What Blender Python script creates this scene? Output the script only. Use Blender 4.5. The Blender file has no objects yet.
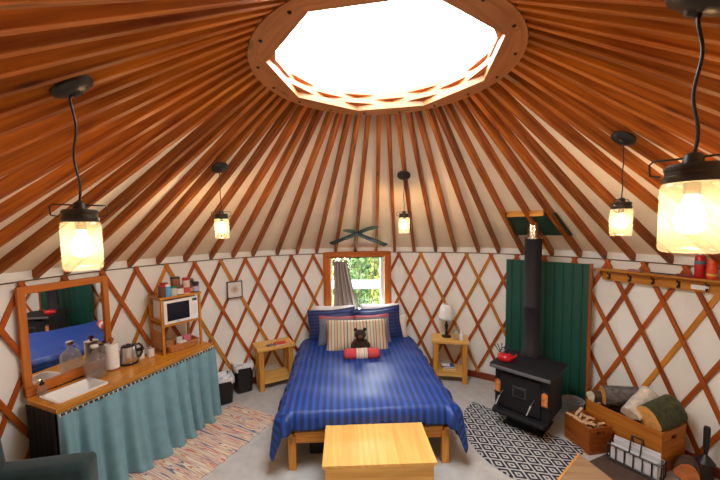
import bpy, math, random
from math import sin, cos, pi, radians as rad, atan2, hypot, sqrt
from mathutils import Vector, Matrix, Euler
random.seed(7)
sc = bpy.context.scene
col = sc.collection
# ------------------------------------------------------------------ camera, world, exposure
f_px, pitch, roll, yaw, cam_d, cam_h = 332.24, .069, -.016, -.091, 2.275, 2.334
fw = Vector((sin(yaw)*cos(pitch), cos(yaw)*cos(pitch), -sin(pitch)))
rt = Vector((cos(yaw), -sin(yaw), 0)); up = rt.cross(fw)
r2 = rt*cos(roll)+up*sin(roll); u2 = -rt*sin(roll)+up*cos(roll)
cd = bpy.data.cameras.new('camera'); cam = bpy.data.objects.new('camera', cd); col.objects.link(cam)
cam.matrix_world = Matrix(((r2.x, u2.x, -fw.x, 0), (r2.y, u2.y, -fw.y, -cam_d), (r2.z, u2.z, -fw.z, cam_h), (0, 0, 0, 1)))
cd.sensor_width = 36; cd.lens = f_px*36/720; cd.shift_x = 5.776/720; cd.shift_y = 9.18/720
cd.clip_start = .02
sc.camera = cam
w = bpy.data.worlds.new('sky'); sc.world = w; w.use_nodes = True
w.node_tree.nodes['Background'].inputs[0].default_value = (.95, .98, 1, 1)
w.node_tree.nodes['Background'].inputs[1].default_value = 15
sc.view_settings.view_transform = 'Standard'; sc.view_settings.look = 'None'
sc.view_settings.gamma = 1; sc.view_settings.use_curve_mapping = False
sc.view_settings.exposure = 0.85
sc.cycles.use_denoising = True
sc.cycles.max_bounces = 10; sc.cycles.diffuse_bounces = 5; sc.cycles.transparent_max_bounces = 16
sc.cycles.caustics_reflective = False; sc.cycles.caustics_refractive = False
sc.cycles.sample_clamp_indirect = 6
R0, HW, HR, RR, RI, PH = 3.146, 1.9, 3.357, .85, .743, -.301
SL = (HR-HW)/(R0-RR)
def portal(name, loc, rot, sx, sy):
    l = bpy.data.lights.new(name, 'AREA'); l.shape = 'RECTANGLE'; l.size = sx; l.size_y = sy
    l.cycles.is_portal = True
    o = bpy.data.objects.new(name, l); o.location = loc; o.rotation_euler = rot; col.objects.link(o)
portal('skylight_portal', (0, 0, HR+.2), (0, 0, 0), 1.5, 1.5)
wa = rad(-8.2)
portal('window_portal', (sin(wa)*3.2, cos(wa)*3.2, 1.37), (rad(90), 0, -wa+pi), .82, .92)
BULB = 105.0
# ------------------------------------------------------------------ materials
def newmat(name):
    m = bpy.data.materials.new(name); m.use_nodes = True
    nt = m.node_tree; return m, nt, nt.nodes['Principled BSDF']
def mat(name, c, rough=.6, metal=0, noise=0, nscale=20, bump=0, spec=None, sheen=0, emis=None, es=0):
    m, nt, b = newmat(name)
    b.inputs['Base Color'].default_value = (*c, 1); b.inputs['Roughness'].default_value = rough
    b.inputs['Metallic'].default_value = metal
    if spec is not None: b.inputs['Specular IOR Level'].default_value = spec
    if sheen: b.inputs['Sheen Weight'].default_value = sheen
    if emis: b.inputs['Emission Color'].default_value = (*emis, 1); b.inputs['Emission Strength'].default_value = es
    if noise or bump:
        tc = nt.nodes.new('ShaderNodeTexCoord'); n = nt.nodes.new('ShaderNodeTexNoise')
        n.inputs['Scale'].default_value = nscale; n.inputs['Detail'].default_value = 5
        nt.links.new(tc.outputs['Object'], n.inputs['Vector'])
        if noise:
            r = nt.nodes.new('ShaderNodeMapRange'); r.inputs[1].default_value = .3; r.inputs[2].default_value = .7
            r.inputs[3].default_value = 1-noise; r.inputs[4].default_value = 1+noise
            nt.links.new(n.outputs[0], r.inputs[0])
            x = nt.nodes.new('ShaderNodeVectorMath'); x.operation = 'SCALE'; x.inputs[0].default_value = c
            nt.links.new(r.outputs[0], x.inputs['Scale']); nt.links.new(x.outputs[0], b.inputs['Base Color'])
        if bump:
            bp = nt.nodes.new('ShaderNodeBump'); bp.inputs['Strength'].default_value = bump; bp.inputs['Distance'].default_value = .01
            nt.links.new(n.outputs[0], bp.inputs['Height']); nt.links.new(bp.outputs[0], b.inputs['Normal'])
    return m
def wood(name, light, dark, rough=.45, knots=.5, tone=.25, gs=1.0):
    """grain runs along U of the UV map (metres); V across"""
    m, nt, b = newmat(name); N = nt.nodes; L = nt.links
    uv = N.new('ShaderNodeUVMap'); uv.uv_map = 'UVMap'
    oi = N.new('ShaderNodeObjectInfo')
    add = N.new('ShaderNodeVectorMath'); add.operation = 'ADD'
    sc_ = N.new('ShaderNodeVectorMath'); sc_.operation = 'SCALE'; sc_.inputs[0].default_value = (37, 91, 53)
    L.new(oi.outputs['Random'], sc_.inputs['Scale']); L.new(uv.outputs[0], add.inputs[0]); L.new(sc_.outputs[0], add.inputs[1])
    mp = N.new('ShaderNodeMapping'); mp.inputs['Scale'].default_value = (2.2*gs, 38*gs, 1)
    L.new(add.outputs[0], mp.inputs[0])
    n1 = N.new('ShaderNodeTexNoise'); n1.inputs['Scale'].default_value = 1; n1.inputs['Detail'].default_value = 6; n1.inputs['Distortion'].default_value = .6
    L.new(mp.outputs[0], n1.inputs[0])
    cr = N.new('ShaderNodeValToRGB'); cr.color_ramp.elements[0].position = .32; cr.color_ramp.elements[1].position = .68
    cr.color_ramp.elements[0].color = (*dark, 1); cr.color_ramp.elements[1].color = (*light, 1)
    L.new(n1.outputs[0], cr.inputs[0])
    # board tone
    mp2 = N.new('ShaderNodeMapping'); mp2.inputs['Scale'].default_value = (.5, 3.2, 1); L.new(add.outputs[0], mp2.inputs[0])
    n2 = N.new('ShaderNodeTexNoise'); n2.inputs['Scale'].default_value = 1; L.new(mp2.outputs[0], n2.inputs[0])
    mr = N.new('ShaderNodeMapRange'); mr.inputs[1].default_value = .3; mr.inputs[2].default_value = .7; mr.inputs[3].default_value = 1-tone; mr.inputs[4].default_value = 1+tone
    L.new(n2.outputs[0], mr.inputs[0])
    v = N.new('ShaderNodeVectorMath'); v.operation = 'SCALE'; L.new(cr.outputs[0], v.inputs[0]); L.new(mr.outputs[0], v.inputs['Scale'])
    out = v.outputs[0]
    if knots:
        mp3 = N.new('ShaderNodeMapping'); mp3.inputs['Scale'].default_value = (1.7, 8, 1); L.new(add.outputs[0], mp3.inputs[0])
        vo = N.new('ShaderNodeTexVoronoi'); vo.inputs['Scale'].default_value = 1; L.new(mp3.outputs[0], vo.inputs[0])
        k = N.new('ShaderNodeMapRange'); k.inputs[1].default_value = .04; k.inputs[2].default_value = .12; k.inputs[3].default_value = 1-knots; k.inputs[4].default_value = 1
        L.new(vo.outputs['Distance'], k.inputs[0])
        v2 = N.new('ShaderNodeVectorMath'); v2.operation = 'SCALE'; L.new(out, v2.inputs[0]); L.new(k.outputs[0], v2.inputs['Scale']); out = v2.outputs[0]
    L.new(out, b.inputs['Base Color']); b.inputs['Roughness'].default_value = rough; b.inputs['Specular IOR Level'].default_value = .3
    return m
def stripes(name, period, stops, axis=0, rough=.8, uv=False, sheen=0, wob=0, constant=True):
    m, nt, b = newmat(name); N = nt.nodes; L = nt.links
    if uv: t = N.new('ShaderNodeUVMap'); t.uv_map = 'UVMap'; src = t.outputs[0]
    else: t = N.new('ShaderNodeTexCoord'); src = t.outputs['Object']
    s = N.new('ShaderNodeSeparateXYZ'); L.new(src, s.inputs[0]); val = s.outputs[axis]
    if wob:
        n = N.new('ShaderNodeTexNoise'); n.inputs['Scale'].default_value = 3; L.new(src, n.inputs[0])
        ma = N.new('ShaderNodeMath'); ma.operation = 'MULTIPLY_ADD'; ma.inputs[1].default_value = wob; L.new(n.outputs[0], ma.inputs[0]); L.new(val, ma.inputs[2]); val = ma.outputs[0]
    d = N.new('ShaderNodeMath'); d.operation = 'DIVIDE'; d.inputs[1].default_value = period; L.new(val, d.inputs[0])
    fr = N.new('ShaderNodeMath'); fr.operation = 'FRACT'; L.new(d.outputs[0], fr.inputs[0])
    cr = N.new('ShaderNodeValToRGB'); cr.color_ramp.interpolation = 'CONSTANT' if constant else 'LINEAR'
    e = cr.color_ramp.elements
    while len(e) < len(stops): e.new(.5)
    for i, (p, c) in enumerate(stops): e[i].position = p; e[i].color = (*c, 1)
    L.new(fr.outputs[0], cr.inputs[0]); L.new(cr.outputs[0], b.inputs['Base Color'])
    b.inputs['Roughness'].default_value = rough; b.inputs['Sheen Weight'].default_value = sheen
    return m
def glassy(name, tint=(1, 1, 1), body=None, bodyf=.0, gl=.12, gf=.5):
    """clear thin glass: transparent + glossy by facing, with an optional milky body"""
    m = bpy.data.materials.new(name); m.use_nodes = True; nt = m.node_tree; N = nt.nodes; L = nt.links
    for n in list(N): N.remove(n)
    out = N.new('ShaderNodeOutputMaterial'); tr = N.new('ShaderNodeBsdfTransparent'); tr.inputs[0].default_value = (*tint, 1)
    g = N.new('ShaderNodeBsdfGlossy'); g.inputs['Roughness'].default_value = .03
    lw = N.new('ShaderNodeLayerWeight'); lw.inputs[0].default_value = .35
    ml = N.new('ShaderNodeMath'); ml.operation = 'MULTIPLY_ADD'; ml.inputs[1].default_value = gf; ml.inputs[2].default_value = gl*.3
    L.new(lw.outputs['Facing'], ml.inputs[0])
    mx = N.new('ShaderNodeMixShader'); L.new(ml.outputs[0], mx.inputs[0]); L.new(tr.outputs[0], mx.inputs[1]); L.new(g.outputs[0], mx.inputs[2])
    last = mx
    if body:
        tl = N.new('ShaderNodeBsdfTranslucent'); tl.inputs[0].default_value = (*body, 1)
        df = N.new('ShaderNodeBsdfDiffuse'); df.inputs[0].default_value = (*body, 1)
        ad = N.new('ShaderNodeMixShader'); ad.inputs[0].default_value = .4; L.new(tl.outputs[0], ad.inputs[1]); L.new(df.outputs[0], ad.inputs[2])
        m2 = N.new('ShaderNodeMixShader'); m2.inputs[0].default_value = bodyf; L.new(mx.outputs[0], m2.inputs[1]); L.new(ad.outputs[0], m2.inputs[2]); last = m2
    L.new(last.outputs[0], out.inputs[0]); return m
M = {}
M['rafter'] = wood('stained_rafter_wood', (.50, .145, .010), (.19, .034, .003), rough=.4, knots=.6, tone=.35)
M['ring'] = wood('stained_ring_wood', (.50, .20, .07), (.34, .12, .035), rough=.4, knots=.5, tone=.15)
M['lattice'] = wood('stained_lattice_wood', (.50, .125, .015), (.30, .055, .006), rough=.5, knots=.45, tone=.4)
M['lattice_light'] = wood('honey_lattice_wood', (.66, .27, .03), (.44, .15, .015), rough=.5, knots=.4, tone=.3)
M['frame'] = wood('window_frame_wood', (.58, .17, .025), (.40, .09, .01), rough=.5, knots=.4, tone=.2)
M['base'] = wood('dark_red_board', (.26, .05, .015), (.16, .03, .01), rough=.5, knots=.2)
M['pine'] = wood('pale_pine', (.84, .52, .16), (.66, .34, .075), rough=.4, knots=.25, tone=.15)
M['pine_deep'] = wood('honey_pine', (.78, .38, .07), (.56, .22, .03), rough=.38, knots=.3, tone=.2)
M['oakish'] = wood('golden_cabinet_wood', (.70, .31, .045), (.48, .17, .02), rough=.4, knots=.2, tone=.2)
M['counter'] = wood('golden_counter_wood', (.68, .30, .035), (.50, .18, .018), rough=.22, knots=.1, tone=.2)
M['mirror_frame'] = wood('orange_mirror_frame', (.62, .20, .035), (.48, .13, .018), rough=.5, knots=.1, tone=.15)
M['crate'] = wood('orange_crate_wood', (.56, .21, .03), (.38, .11, .012), rough=.5, knots=.4, tone=.2)
M['crate_dark'] = wood('brown_crate_wood', (.38, .11, .015), (.24, .055, .007), rough=.5, knots=.4, tone=.2)
M['kindling'] = wood('split_kindling', (.80, .56, .33), (.60, .36, .18), rough=.7, knots=0)
M['chest'] = wood('maple_chest', (.90, .54, .15), (.74, .37, .08), rough=.3, knots=.15, tone=.12, gs=.5)
M['fabric_roof'] = mat('cream_roof_liner', (.92, .79, .58), .9, noise=.06, nscale=3, bump=.1)
M['fabric_wall'] = mat('cream_wall_liner', (.87, .87, .81), .9, noise=.04, nscale=4, bump=.1)
M['floor'] = mat('grey_floor', (.50, .485, .455), .75, noise=.1, nscale=9, bump=.05)
M['black'] = mat('black_metal', (.012, .012, .013), .45)
M['bronze'] = mat('dark_bronze', (.045, .038, .03), .38, metal=.7)
M['iron'] = mat('black_cast_iron', (.013, .013, .015), .6, spec=.3, noise=.2, nscale=60, bump=.05)
M['iron_edge'] = mat('worn_grey_iron', (.16, .165, .18), .4, metal=.4)
M['chrome'] = mat('bright_steel', (.80, .78, .76), .15, metal=1)
M['steel'] = mat('brushed_steel', (.62, .60, .56), .28, metal=1)
M['galv'] = mat('galvanised_grey', (.42, .47, .50), .5, metal=.3, noise=.15, nscale=30)
M['green'] = mat('dark_green_sheet', (.006, .075, .048), .5)
M['white'] = mat('white_enamel', (.86, .85, .82), .25)
M['white_pl'] = mat('white_plastic', (.82, .82, .80), .4)
M['paper'] = mat('white_paper', (.84, .82, .77), .8)
M['red'] = mat('red_enamel', (.50, .010, .012), .25)
M['mirror'] = mat('mirror_silver', (.92, .93, .93), .01, metal=1)
M['darkglass'] = mat('dark_glass', (.008, .010, .018), .12)
M['skirt'] = mat('dusty_blue_cloth', (.17, .33, .38), .9, noise=.08, nscale=12, sheen=.1)
M['blackcloth'] = mat('black_cloth', (.010, .011, .012), .95)
M['velvet'] = mat('dark_teal_velvet', (.010, .035, .038), .85, noise=.3, nscale=8, sheen=.25)
M['wick'] = mat('wicker', (.50, .20, .06), .7, noise=.35, nscale=90, bump=.8)
M['bag'] = mat('white_bin_liner', (.74, .77, .80), .5, noise=.15, nscale=25, bump=.6)
M['blackpl'] = mat('black_plastic', (.010, .010, .011), .4)
M['outfoliage'] = None
def leafmat(name, a, b_):
    m, nt, b = newmat(name); N = nt.nodes; L = nt.links
    t = N.new('ShaderNodeTexCoord'); n = N.new('ShaderNodeTexNoise'); n.inputs['Scale'].default_value = 4; n.inputs['Detail'].default_value = 3
    L.new(t.outputs['Object'], n.inputs[0]); cr = N.new('ShaderNodeValToRGB')
    cr.color_ramp.elements[0].position = .35; cr.color_ramp.elements[1].position = .65
    cr.color_ramp.elements[0].color = (*a, 1); cr.color_ramp.elements[1].color = (*b_, 1)
    L.new(n.outputs[0], cr.inputs[0]); L.new(cr.outputs[0], b.inputs['Base Color']); b.inputs['Roughness'].default_value = .6
    b.inputs['Specular IOR Level'].default_value = .2
    return m
# ------------------------------------------------------------------ mesh builder
class MB:
    def __init__(s): s.v = []; s.f = []; s.uv = []; s.mi = []
    def quadface(s, idx, uvs, mi=0): s.f.append(idx); s.uv.append(uvs); s.mi.append(mi)
    def box(s, c, size, rz=0, rx=0, ry=0, mi=0, along=None, taper=1.0):
        """box centred at c; grain follows its longest side unless along is given; taper scales the bottom"""
        m = Euler((rx, ry, rz)).to_matrix(); hx, hy, hz = size[0]/2, size[1]/2, size[2]/2
        base = len(s.v); ou, ov = random.random()*9, random.random()*40
        L = []
        for z in (-1, 1):
            k = taper if z < 0 else 1
            for x, y in ((-1, -1), (1, -1), (1, 1), (-1, 1)):
                p = Vector((x*hx*k, y*hy*k, z*hz)); L.append(p); s.v.append(tuple(m @ p + Vector(c)))
        a = along if along is not None else max(range(3), key=lambda i: size[i])
        for fc in ((0, 3, 2, 1), (4, 5, 6, 7), (0, 1, 5, 4), (1, 2, 6, 5), (2, 3, 7, 6), (3, 0, 4, 7)):
            uv = []
            pts = [L[i] for i in fc]
            o = [i for i in range(3) if i != a]
            for p in pts: uv.append((p[a]+ou, p[o[0]]+p[o[1]]+ov))
            s.quadface(tuple(base+i for i in fc), uv, mi)
        return s
    def beam(s, p, q, wdt, hgt, upv=(0, 0, 1), mi=0):
        p, q = Vector(p), Vector(q); d = q-p; L = d.length; d.normalize(); U = Vector(upv)
        x = d.cross(U).normalized(); z = x.cross(d).normalized()
        base = len(s.v); ou, ov = random.random()*9, random.random()*40; loc = []
        for t in (0, L):
            for a, b in ((-1, -1), (1, -1), (1, 1), (-1, 1)):
                loc.append((t, a*wdt/2, b*hgt/2)); s.v.append(tuple(p+d*t+x*(a*wdt/2)+z*(b*hgt/2)))
        for fc in ((0, 3, 2, 1), (4, 5, 6, 7), (0, 1, 5, 4), (1, 2, 6, 5), (2, 3, 7, 6), (3, 0, 4, 7)):
            s.quadface(tuple(base+i for i in fc), [(loc[i][0]+ou, loc[i][1]+loc[i][2]+ov) for i in fc], mi)
        return s
    def tube(s, pts, r, n=10, mi=0, caps=True, closed=False):
        pts = [Vector(p) for p in pts]; rs = r if isinstance(r, (list, tuple)) else [r]*len(pts)
        base = len(s.v); N = len(pts); prev = None; acc = 0
        for i, p in enumerate(pts):
            if closed: d = pts[(i+1) % N]-pts[i-1]
            else: d = pts[min(i+1, N-1)]-pts[max(i-1, 0)]
            d.normalize()
            if prev is None: x = d.orthogonal().normalized()
            else: x = (prev-d*prev.dot(d)).normalized()
            prev = x; y = d.cross(x)
            for k in range(n):
                a = 2*pi*k/n; s.v.append(tuple(p+(x*cos(a)+y*sin(a))*rs[i]))
        rng = N if closed else N-1
        for i in range(rng):
            for k in range(n):
                a, b = base+i*n+k, base+i*n+(k+1) % n; j = (i+1) % N
                c, d_ = base+j*n+(k+1) % n, base+j*n+k
                s.quadface((a, b, c, d_), [(i*.05, k*.02), (i*.05, k*.02+.02), (i*.05+.05, k*.02+.02), (i*.05+.05, k*.02)], mi)
        if caps and not closed:
            s.quadface(tuple(base+k for k in reversed(range(n))), [(0, 0)]*n, mi); e = base+(N-1)*n
            s.quadface(tuple(e+k for k in range(n)), [(0, 0)]*n, mi)
        return s
    def lathe(s, prof, c=(0, 0, 0), n=24, mi=0, sx=1, sy=1, rz=0, m=None):
        """profile of (radius, z); radius 0 ends close to a point"""
        base = len(s.v); c = Vector(c)
        for r, z in prof:
            for k in range(n):
                a = 2*pi*k/n; p = Vector((r*cos(a)*sx, r*sin(a)*sy, z))
                if rz: p = Matrix.Rotation(rz, 3, 'Z') @ p
                if m is not None: p = m @ p
                s.v.append(tuple(p+c))
        for i in range(len(prof)-1):
            for k in range(n):
                a, b = base+i*n+k, base+i*n+(k+1) % n
                s.quadface((a, b, b+n, a+n), [(i*.05, k/n), (i*.05, (k+1)/n), (i*.05+.05, (k+1)/n), (i*.05+.05, k/n)], mi)
        if prof[0][0] > 1e-5: s.quadface(tuple(base+k for k in reversed(range(n))), [(0, 0)]*n, mi)
        if prof[-1][0] > 1e-5:
            e = base+(len(prof)-1)*n; s.quadface(tuple(e+k for k in range(n)), [(0, 0)]*n, mi)
        return s
    def prism(s, poly, z0, z1, mi=0, m=None):
        base = len(s.v); n = len(poly); ou = random.random()*9
        for z in (z0, z1):
            for x, y in poly:
                p = Vector((x, y, z)); s.v.append(tuple(m @ p if m is not None else p))
        s.quadface(tuple(base+k for k in reversed(range(n))), [(poly[k][0]+ou, poly[k][1]+ou) for k in reversed(range(n))], mi)
        s.quadface(tuple(base+n+k for k in range(n)), [(poly[k][0]+ou, poly[k][1]+ou) for k in range(n)], mi)
        for k in range(n):
            j = (k+1) % n; l = hypot(poly[j][0]-poly[k][0], poly[j][1]-poly[k][1])
            s.quadface((base+k, base+j, base+n+j, base+n+k), [(ou, z0), (ou+l, z0), (ou+l, z1), (ou, z1)], mi)
        return s
    def grid(s, P, UV=None, mi=0, flip=False, closed=False):
        base = len(s.v); nr = len(P); nc = len(P[0])
        for row in P:
            for p in row: s.v.append(tuple(p))
        for i in range(nr-1):
            for j in range(nc if closed else nc-1):
                j2 = (j+1) % nc
                idx = [base+i*nc+j, base+i*nc+j2, base+(i+1)*nc+j2, base+(i+1)*nc+j]
                uv = [UV[i][j], UV[i][j2], UV[i+1][j2], UV[i+1][j]] if UV else [(j*.05, i*.05)]*4
                if flip: idx.reverse(); uv.reverse()
                s.quadface(tuple(idx), uv, mi)
        return s
    def ball(s, c, r, n=16, sc_=(1, 1, 1), mi=0, m=None):
        prof = [(max(1e-6, sin(pi*i/10))*r, -cos(pi*i/10)*r) for i in range(11)]
        prof = [(a*1.0, b*sc_[2]) for a, b in prof]
        return s.lathe(prof, c, n, mi, sc_[0], sc_[1], m=m)
    def build(s, name, mats, parent=None, smooth=False, bevel=0, loc=None, rz=None):
        me = bpy.data.meshes.new(name); me.from_pydata(s.v, [], s.f)
        u = me.uv_layers.new(name='UVMap'); i = 0
        flat = [c for fuv in s.uv for c in fuv]
        for k, c in enumerate(flat): u.data[k].uv = c
        if not isinstance(mats, (list, tuple)): mats = [mats]
        for m_ in mats: me.materials.append(m_)
        for p, mi in zip(me.polygons, s.mi): p.material_index = mi; p.use_smooth = bool(smooth)
        o = bpy.data.objects.new(name, me); col.objects.link(o)
        if parent: o.parent = parent
        if smooth == 'auto' or (smooth and smooth != 'all'):
            try: me.set_sharp_from_angle(angle=rad(40))
            except Exception: pass
        if bevel:
            b = o.modifiers.new('bevel', 'BEVEL'); b.width = bevel; b.segments = 2; b.limit_method = 'ANGLE'
        if loc is not None: o.location = loc
        if rz is not None: o.rotation_euler.z = rz
        return o
def tag(o, label=None, cat=None, group=None, kind=None):
    if label: o['label'] = label
    if cat: o['category'] = cat
    if group: o['group'] = group
    if kind: o['kind'] = kind
    return o
def thing(name, label, cat, loc=(0, 0, 0), rz=0, group=None):
    o = bpy.data.objects.new(name, None); o.empty_display_size = .1; col.objects.link(o)
    o.location = loc; o.rotation_euler = (0, 0, rz); return tag(o, label, cat, group)
def struct(o): o['kind'] = 'structure'; return o
def copy_tree(o, parent=None):
    c = o.copy(); col.objects.link(c)
    if parent: c.parent = parent
    for ch in o.children: copy_tree(ch, c)
    return c
def pol(az, r, z=0): return Vector((r*sin(az), r*cos(az), z))
# ------------------------------------------------------------------ setting: floor, walls, ceiling
b = MB(); n = 72
b.prism([(R0*1.03*sin(2*pi*k/n), R0*1.03*cos(2*pi*k/n)) for k in reversed(range(n))], -.12, 0)
struct(b.build('floor', M['floor']))
W0, W1, WZ0, WZ1 = rad(-16.4), rad(0.0), .98, 1.845          # window opening
def wall_mesh():
    b = MB(); azs = sorted(set([W0, W1]+[W0+(W1-W0)*k/4 for k in range(1, 4)]+[W1+(2*pi-(W1-W0))*k/66 for k in range(67)]))
    zs = [0, WZ0, WZ1, HW+.10]
    for i in range(len(azs)-1):
        a0, a1 = azs[i], azs[i+1]; mid = (a0+a1)/2
        for j in range(3):
            if j == 1 and W0 < mid < W1: continue
            z0, z1 = zs[j], zs[j+1]
            k = len(b.v)
            for (a, z, r) in ((a0, z0, R0), (a1, z0, R0), (a1, z1, R0), (a0, z1, R0), (a0, z0, R0+.03), (a1, z0, R0+.03), (a1, z1, R0+.03), (a0, z1, R0+.03)):
                b.v.append(tuple(pol(a, r+(.0), z)))
            b.quadface((k, k+3, k+2, k+1), [(0, 0)]*4); b.quadface((k+4, k+5, k+6, k+7), [(0, 0)]*4)
            if j == 1 and (abs(a0-W1) < 1e-6): b.quadface((k, k+4, k+7, k+3), [(0, 0)]*4)
            if j == 1 and (abs((a1-W0) % (2*pi)) < 1e-6): b.quadface((k+1, k+2, k+6, k+5), [(0, 0)]*4)
    return b
struct(wall_mesh().build('wall_back', M['fabric_wall'], smooth='all'))
RD = .082                                                   # rafter depth
b = MB(); P = []
for r, z in ((R0+.012, HW+.08), (RR-.02, HR+RD+.015), (RR-.02, HR+RD+.05), (R0+.05, HW+.12)):
    P.append([tuple(pol(-2*pi*k/124, r, z)) for k in range(124)])
b.grid(P, closed=True)
struct(b.build('ceiling', M['fabric_roof'], smooth='all'))
# eave cable line
b = MB(); b.tube([pol(2*pi*k/90, R0-.012, HW+.005) for k in range(90)], .006, 6, closed=True)
struct(b.build('trim_1', mat('eave_cable', (.10, .08, .06), .7)))
# baseboard
b = MB()
for k in range(72):
    a0, a1 = 2*pi*k/72, 2*pi*(k+1)/72
    b.beam(pol(a0, R0-.022, .045), pol(a1, R0-.022, .045), .03, .09)
struct(b.build('baseboard_back', M['base']))
# ------------------------------------------------------------------ rafters
DR = 2*pi/62; RA0 = rad(-83.8)
meas = {0: -82.29, 2: -71.5, 3: -67.0, 4: -61.2, 5: -55.2, 6: -49.0, 7: -43.5, 8: -38.4, 9: -31.5, 10: -25.9, 11: -20.2, 12: -14.7, 13: -8.8, 14: -2.4, 15: 2.95, 16: 8.5, 17: 14.8, 18: 20.1, 19: 26.4, 20: 31.4, 21: 37.2, 24: 54.2, 25: 59., 26: 65.}
rb = MB()
# local frame: rafter lies in the plane x=0, running from r=R0 (y) up to r=RR
a_ = math.atan(SL); nv = Vector((0, sin(a_), cos(a_)))
p0 = Vector((0, R0-.016, HW+.012)); p1 = Vector((0, RR-.002, HR-.004))
rb.beam(p0+nv*(RD/2), p1+nv*(RD/2), .042, RD, upv=nv)
ro = rb.build('rafter', M['rafter'], bevel=.003)
rafters = []
def ordn(k): return ['first', 'second', 'third', 'fourth', 'fifth', 'sixth', 'seventh', 'eighth', 'ninth', 'tenth', 'eleventh', 'twelfth', 'thirteenth', 'fourteenth', 'fifteenth', 'sixteenth', 'seventeenth', 'eighteenth', 'nineteenth', 'twentieth', 'twenty-first', 'twenty-second', 'twenty-third', 'twenty-fourth', 'twenty-fifth', 'twenty-sixth', 'twenty-seventh', 'twenty-eighth', 'twenty-ninth', 'thirtieth', 'thirty-first', 'thirty-second'][k]
for i in range(62):
    k = i-17 if i >= 0 else i                         # k = -17 .. 44
    az = RA0+DR*k
    if k in meas: az = rad(meas[k])*.8+az*.2
    o = ro if i == 0 else ro.copy()
    if i: col.objects.link(o)
    o.rotation_euler.z = -az
    if k == 13: lab = 'stained wooden rafter ending above the middle of the window'
    elif 13 < k: lab = ordn(k-14)+' stained wooden rafter to the right of the one above the window middle'
    else: lab = ordn(12-k)+' stained wooden rafter to the left of the one above the window middle'
    tag(o, lab, 'rafter', 'rafters radiating from the roof ring')
# ------------------------------------------------------------------ roof ring
ring = thing('roof_ring', 'laminated wooden ring with octagonal skylight opening at the top of the roof', 'roof ring')
def ring_layer(z0, z1, ph, ri=RI, ro_=RR, first=False):
    b = MB(); n = 64; azs = [2*pi*k/n for k in range(n)]
    azs = sorted(set([round(a, 6) for a in azs]+[round((ph+k*pi/4) % (2*pi), 6) for k in range(8)]))
    ap = ri*cos(pi/8)
    def rin(a):
        d = (a-ph) % (pi/4) - pi/8; return ap/cos(d)
    m = len(azs)
    for j, a in enumerate(azs):
        a2 = azs[(j+1) % m]; k = len(b.v)
        for q, z in ((ro_, z0), (rin(a), z0), (rin(a), z1), (ro_, z1)): b.v.append(tuple(pol(a, q, z)))
        for q, z in ((ro_, z0), (rin(a2-1e-9), z0), (rin(a2-1e-9), z1), (ro_, z1)): b.v.append(tuple(pol(a2, q, z)))
        oc = ((a-ph) % (2*pi))//(pi/4)
        un = a*.8; uo = oc*3.1
        for (i0, i1, v0, v1) in ((0, 1, .0, .12), (1, 2, .2, .24), (2, 3, .3, .42), (3, 0, .5, .54)):
            b.quadface((k+i0, k+i1, k+4+i1, k+4+i0), [(un, v0+uo), (un, v1+uo), (un+.08, v1+uo), (un+.08, v0+uo)])
    return b
ring_layer(HR-.012, HR+.035, PH).build('ring_layer', M['ring'], ring)
ring_layer(HR+.035, HR+.07, PH+pi/8, RI*1.0).build('ring_layer', M['ring'], ring)
ring_layer(HR+.07, HR+.105, PH, RI*1.0).build('ring_layer', M['ring'], ring)
ring_layer(HR+.105, HR+.14, PH+pi/8, RI*1.0).build('ring_layer', M['ring'], ring)
for k in range(16):
    p = pol(PH+k*pi/8+.09, .80, HR-.014)
    MB().lathe([(.011, 0), (.009, -.006), (.003, -.009)], p, 10).build('bolt', M['bronze'], ring, smooth=True)
b = MB(); b.lathe([(.84, 0), (.80, .10), (.68, .20), (.50, .27), (.25, .32), (.001, .335)], (0, 0, HR+.14), 48)
dome = b.build('skylight_dome', glassy('clear_acrylic', (.97, .98, 1.0), gl=.05), ring, smooth='all')
dome['label'] = 'clear acrylic skylight dome'
# ------------------------------------------------------------------ lattice wall
lat = thing('lattice_wall', 'crisscross stained wooden lattice standing against the round cream wall', 'lattice')
DA, A0 = .111, -.37
def slat(az0, sgn, rr, m):
    """from the top node at az0, running down to the right (sgn=1) or left (-1); split at the window frame"""
    ztop = 1.876; per = (DA/2)/.349; zs = [1.905-.0-(1.905-.03)*i/24 for i in range(25)]
    runs = []; cur = []
    for z in zs:
        az = az0+sgn*(ztop-z)*per
        inside = (rad(-17.6) < az < rad(1.1)) and z > .80
        if inside:
            if len(cur) > 1: runs.append(cur)
            cur = []
        else: cur.append((az, z))
    if len(cur) > 1: runs.append(cur)
    for run in runs:
        if len(run) < 2: continue
        b = MB(); rows = []; uv = []
        ou = random.random()*20; th = .011; wd = .021
        sl = 1.0/(per*rr)                # dz/ds
        l = sqrt(1+sl*sl); tx, tz = sgn/l, -sl/l      # tangent (s, z)
        nx, nz = -tz, tx                                # in-surface normal
        for i, (az, z) in enumerate(run):
            row = []
            for (a, q) in ((-1, 0), (1, 0), (1, 1), (-1, 1)):
                row.append(pol(az+a*wd*nx/rr, rr+q*th, z+a*wd*nz))
            rows.append(row); uv.append([(ou+i*.09, ou), (ou+i*.09, ou+.04), (ou+i*.09, ou+.055), (ou+i*.09, ou+.09)])
        b.grid(rows, uv, closed=True, flip=(sgn > 0))
        b.quadface((0, 1, 2, 3), [(0, 0)]*4); e = 4*(len(run)-1); b.quadface((e+3, e+2, e+1, e), [(0, 0)]*4)
        b.build('slat', m, lat)
for k in range(-16, 22):
    az = A0+k*DA
    slat(az, 1, R0-.034, M['lattice_light'] if (k*7) % 11 in (2, 5) else M['lattice'])
    slat(az, -1, R0-.021, M['lattice_light'] if (k*5+3) % 7 in (1, ) else M['lattice'])
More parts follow.
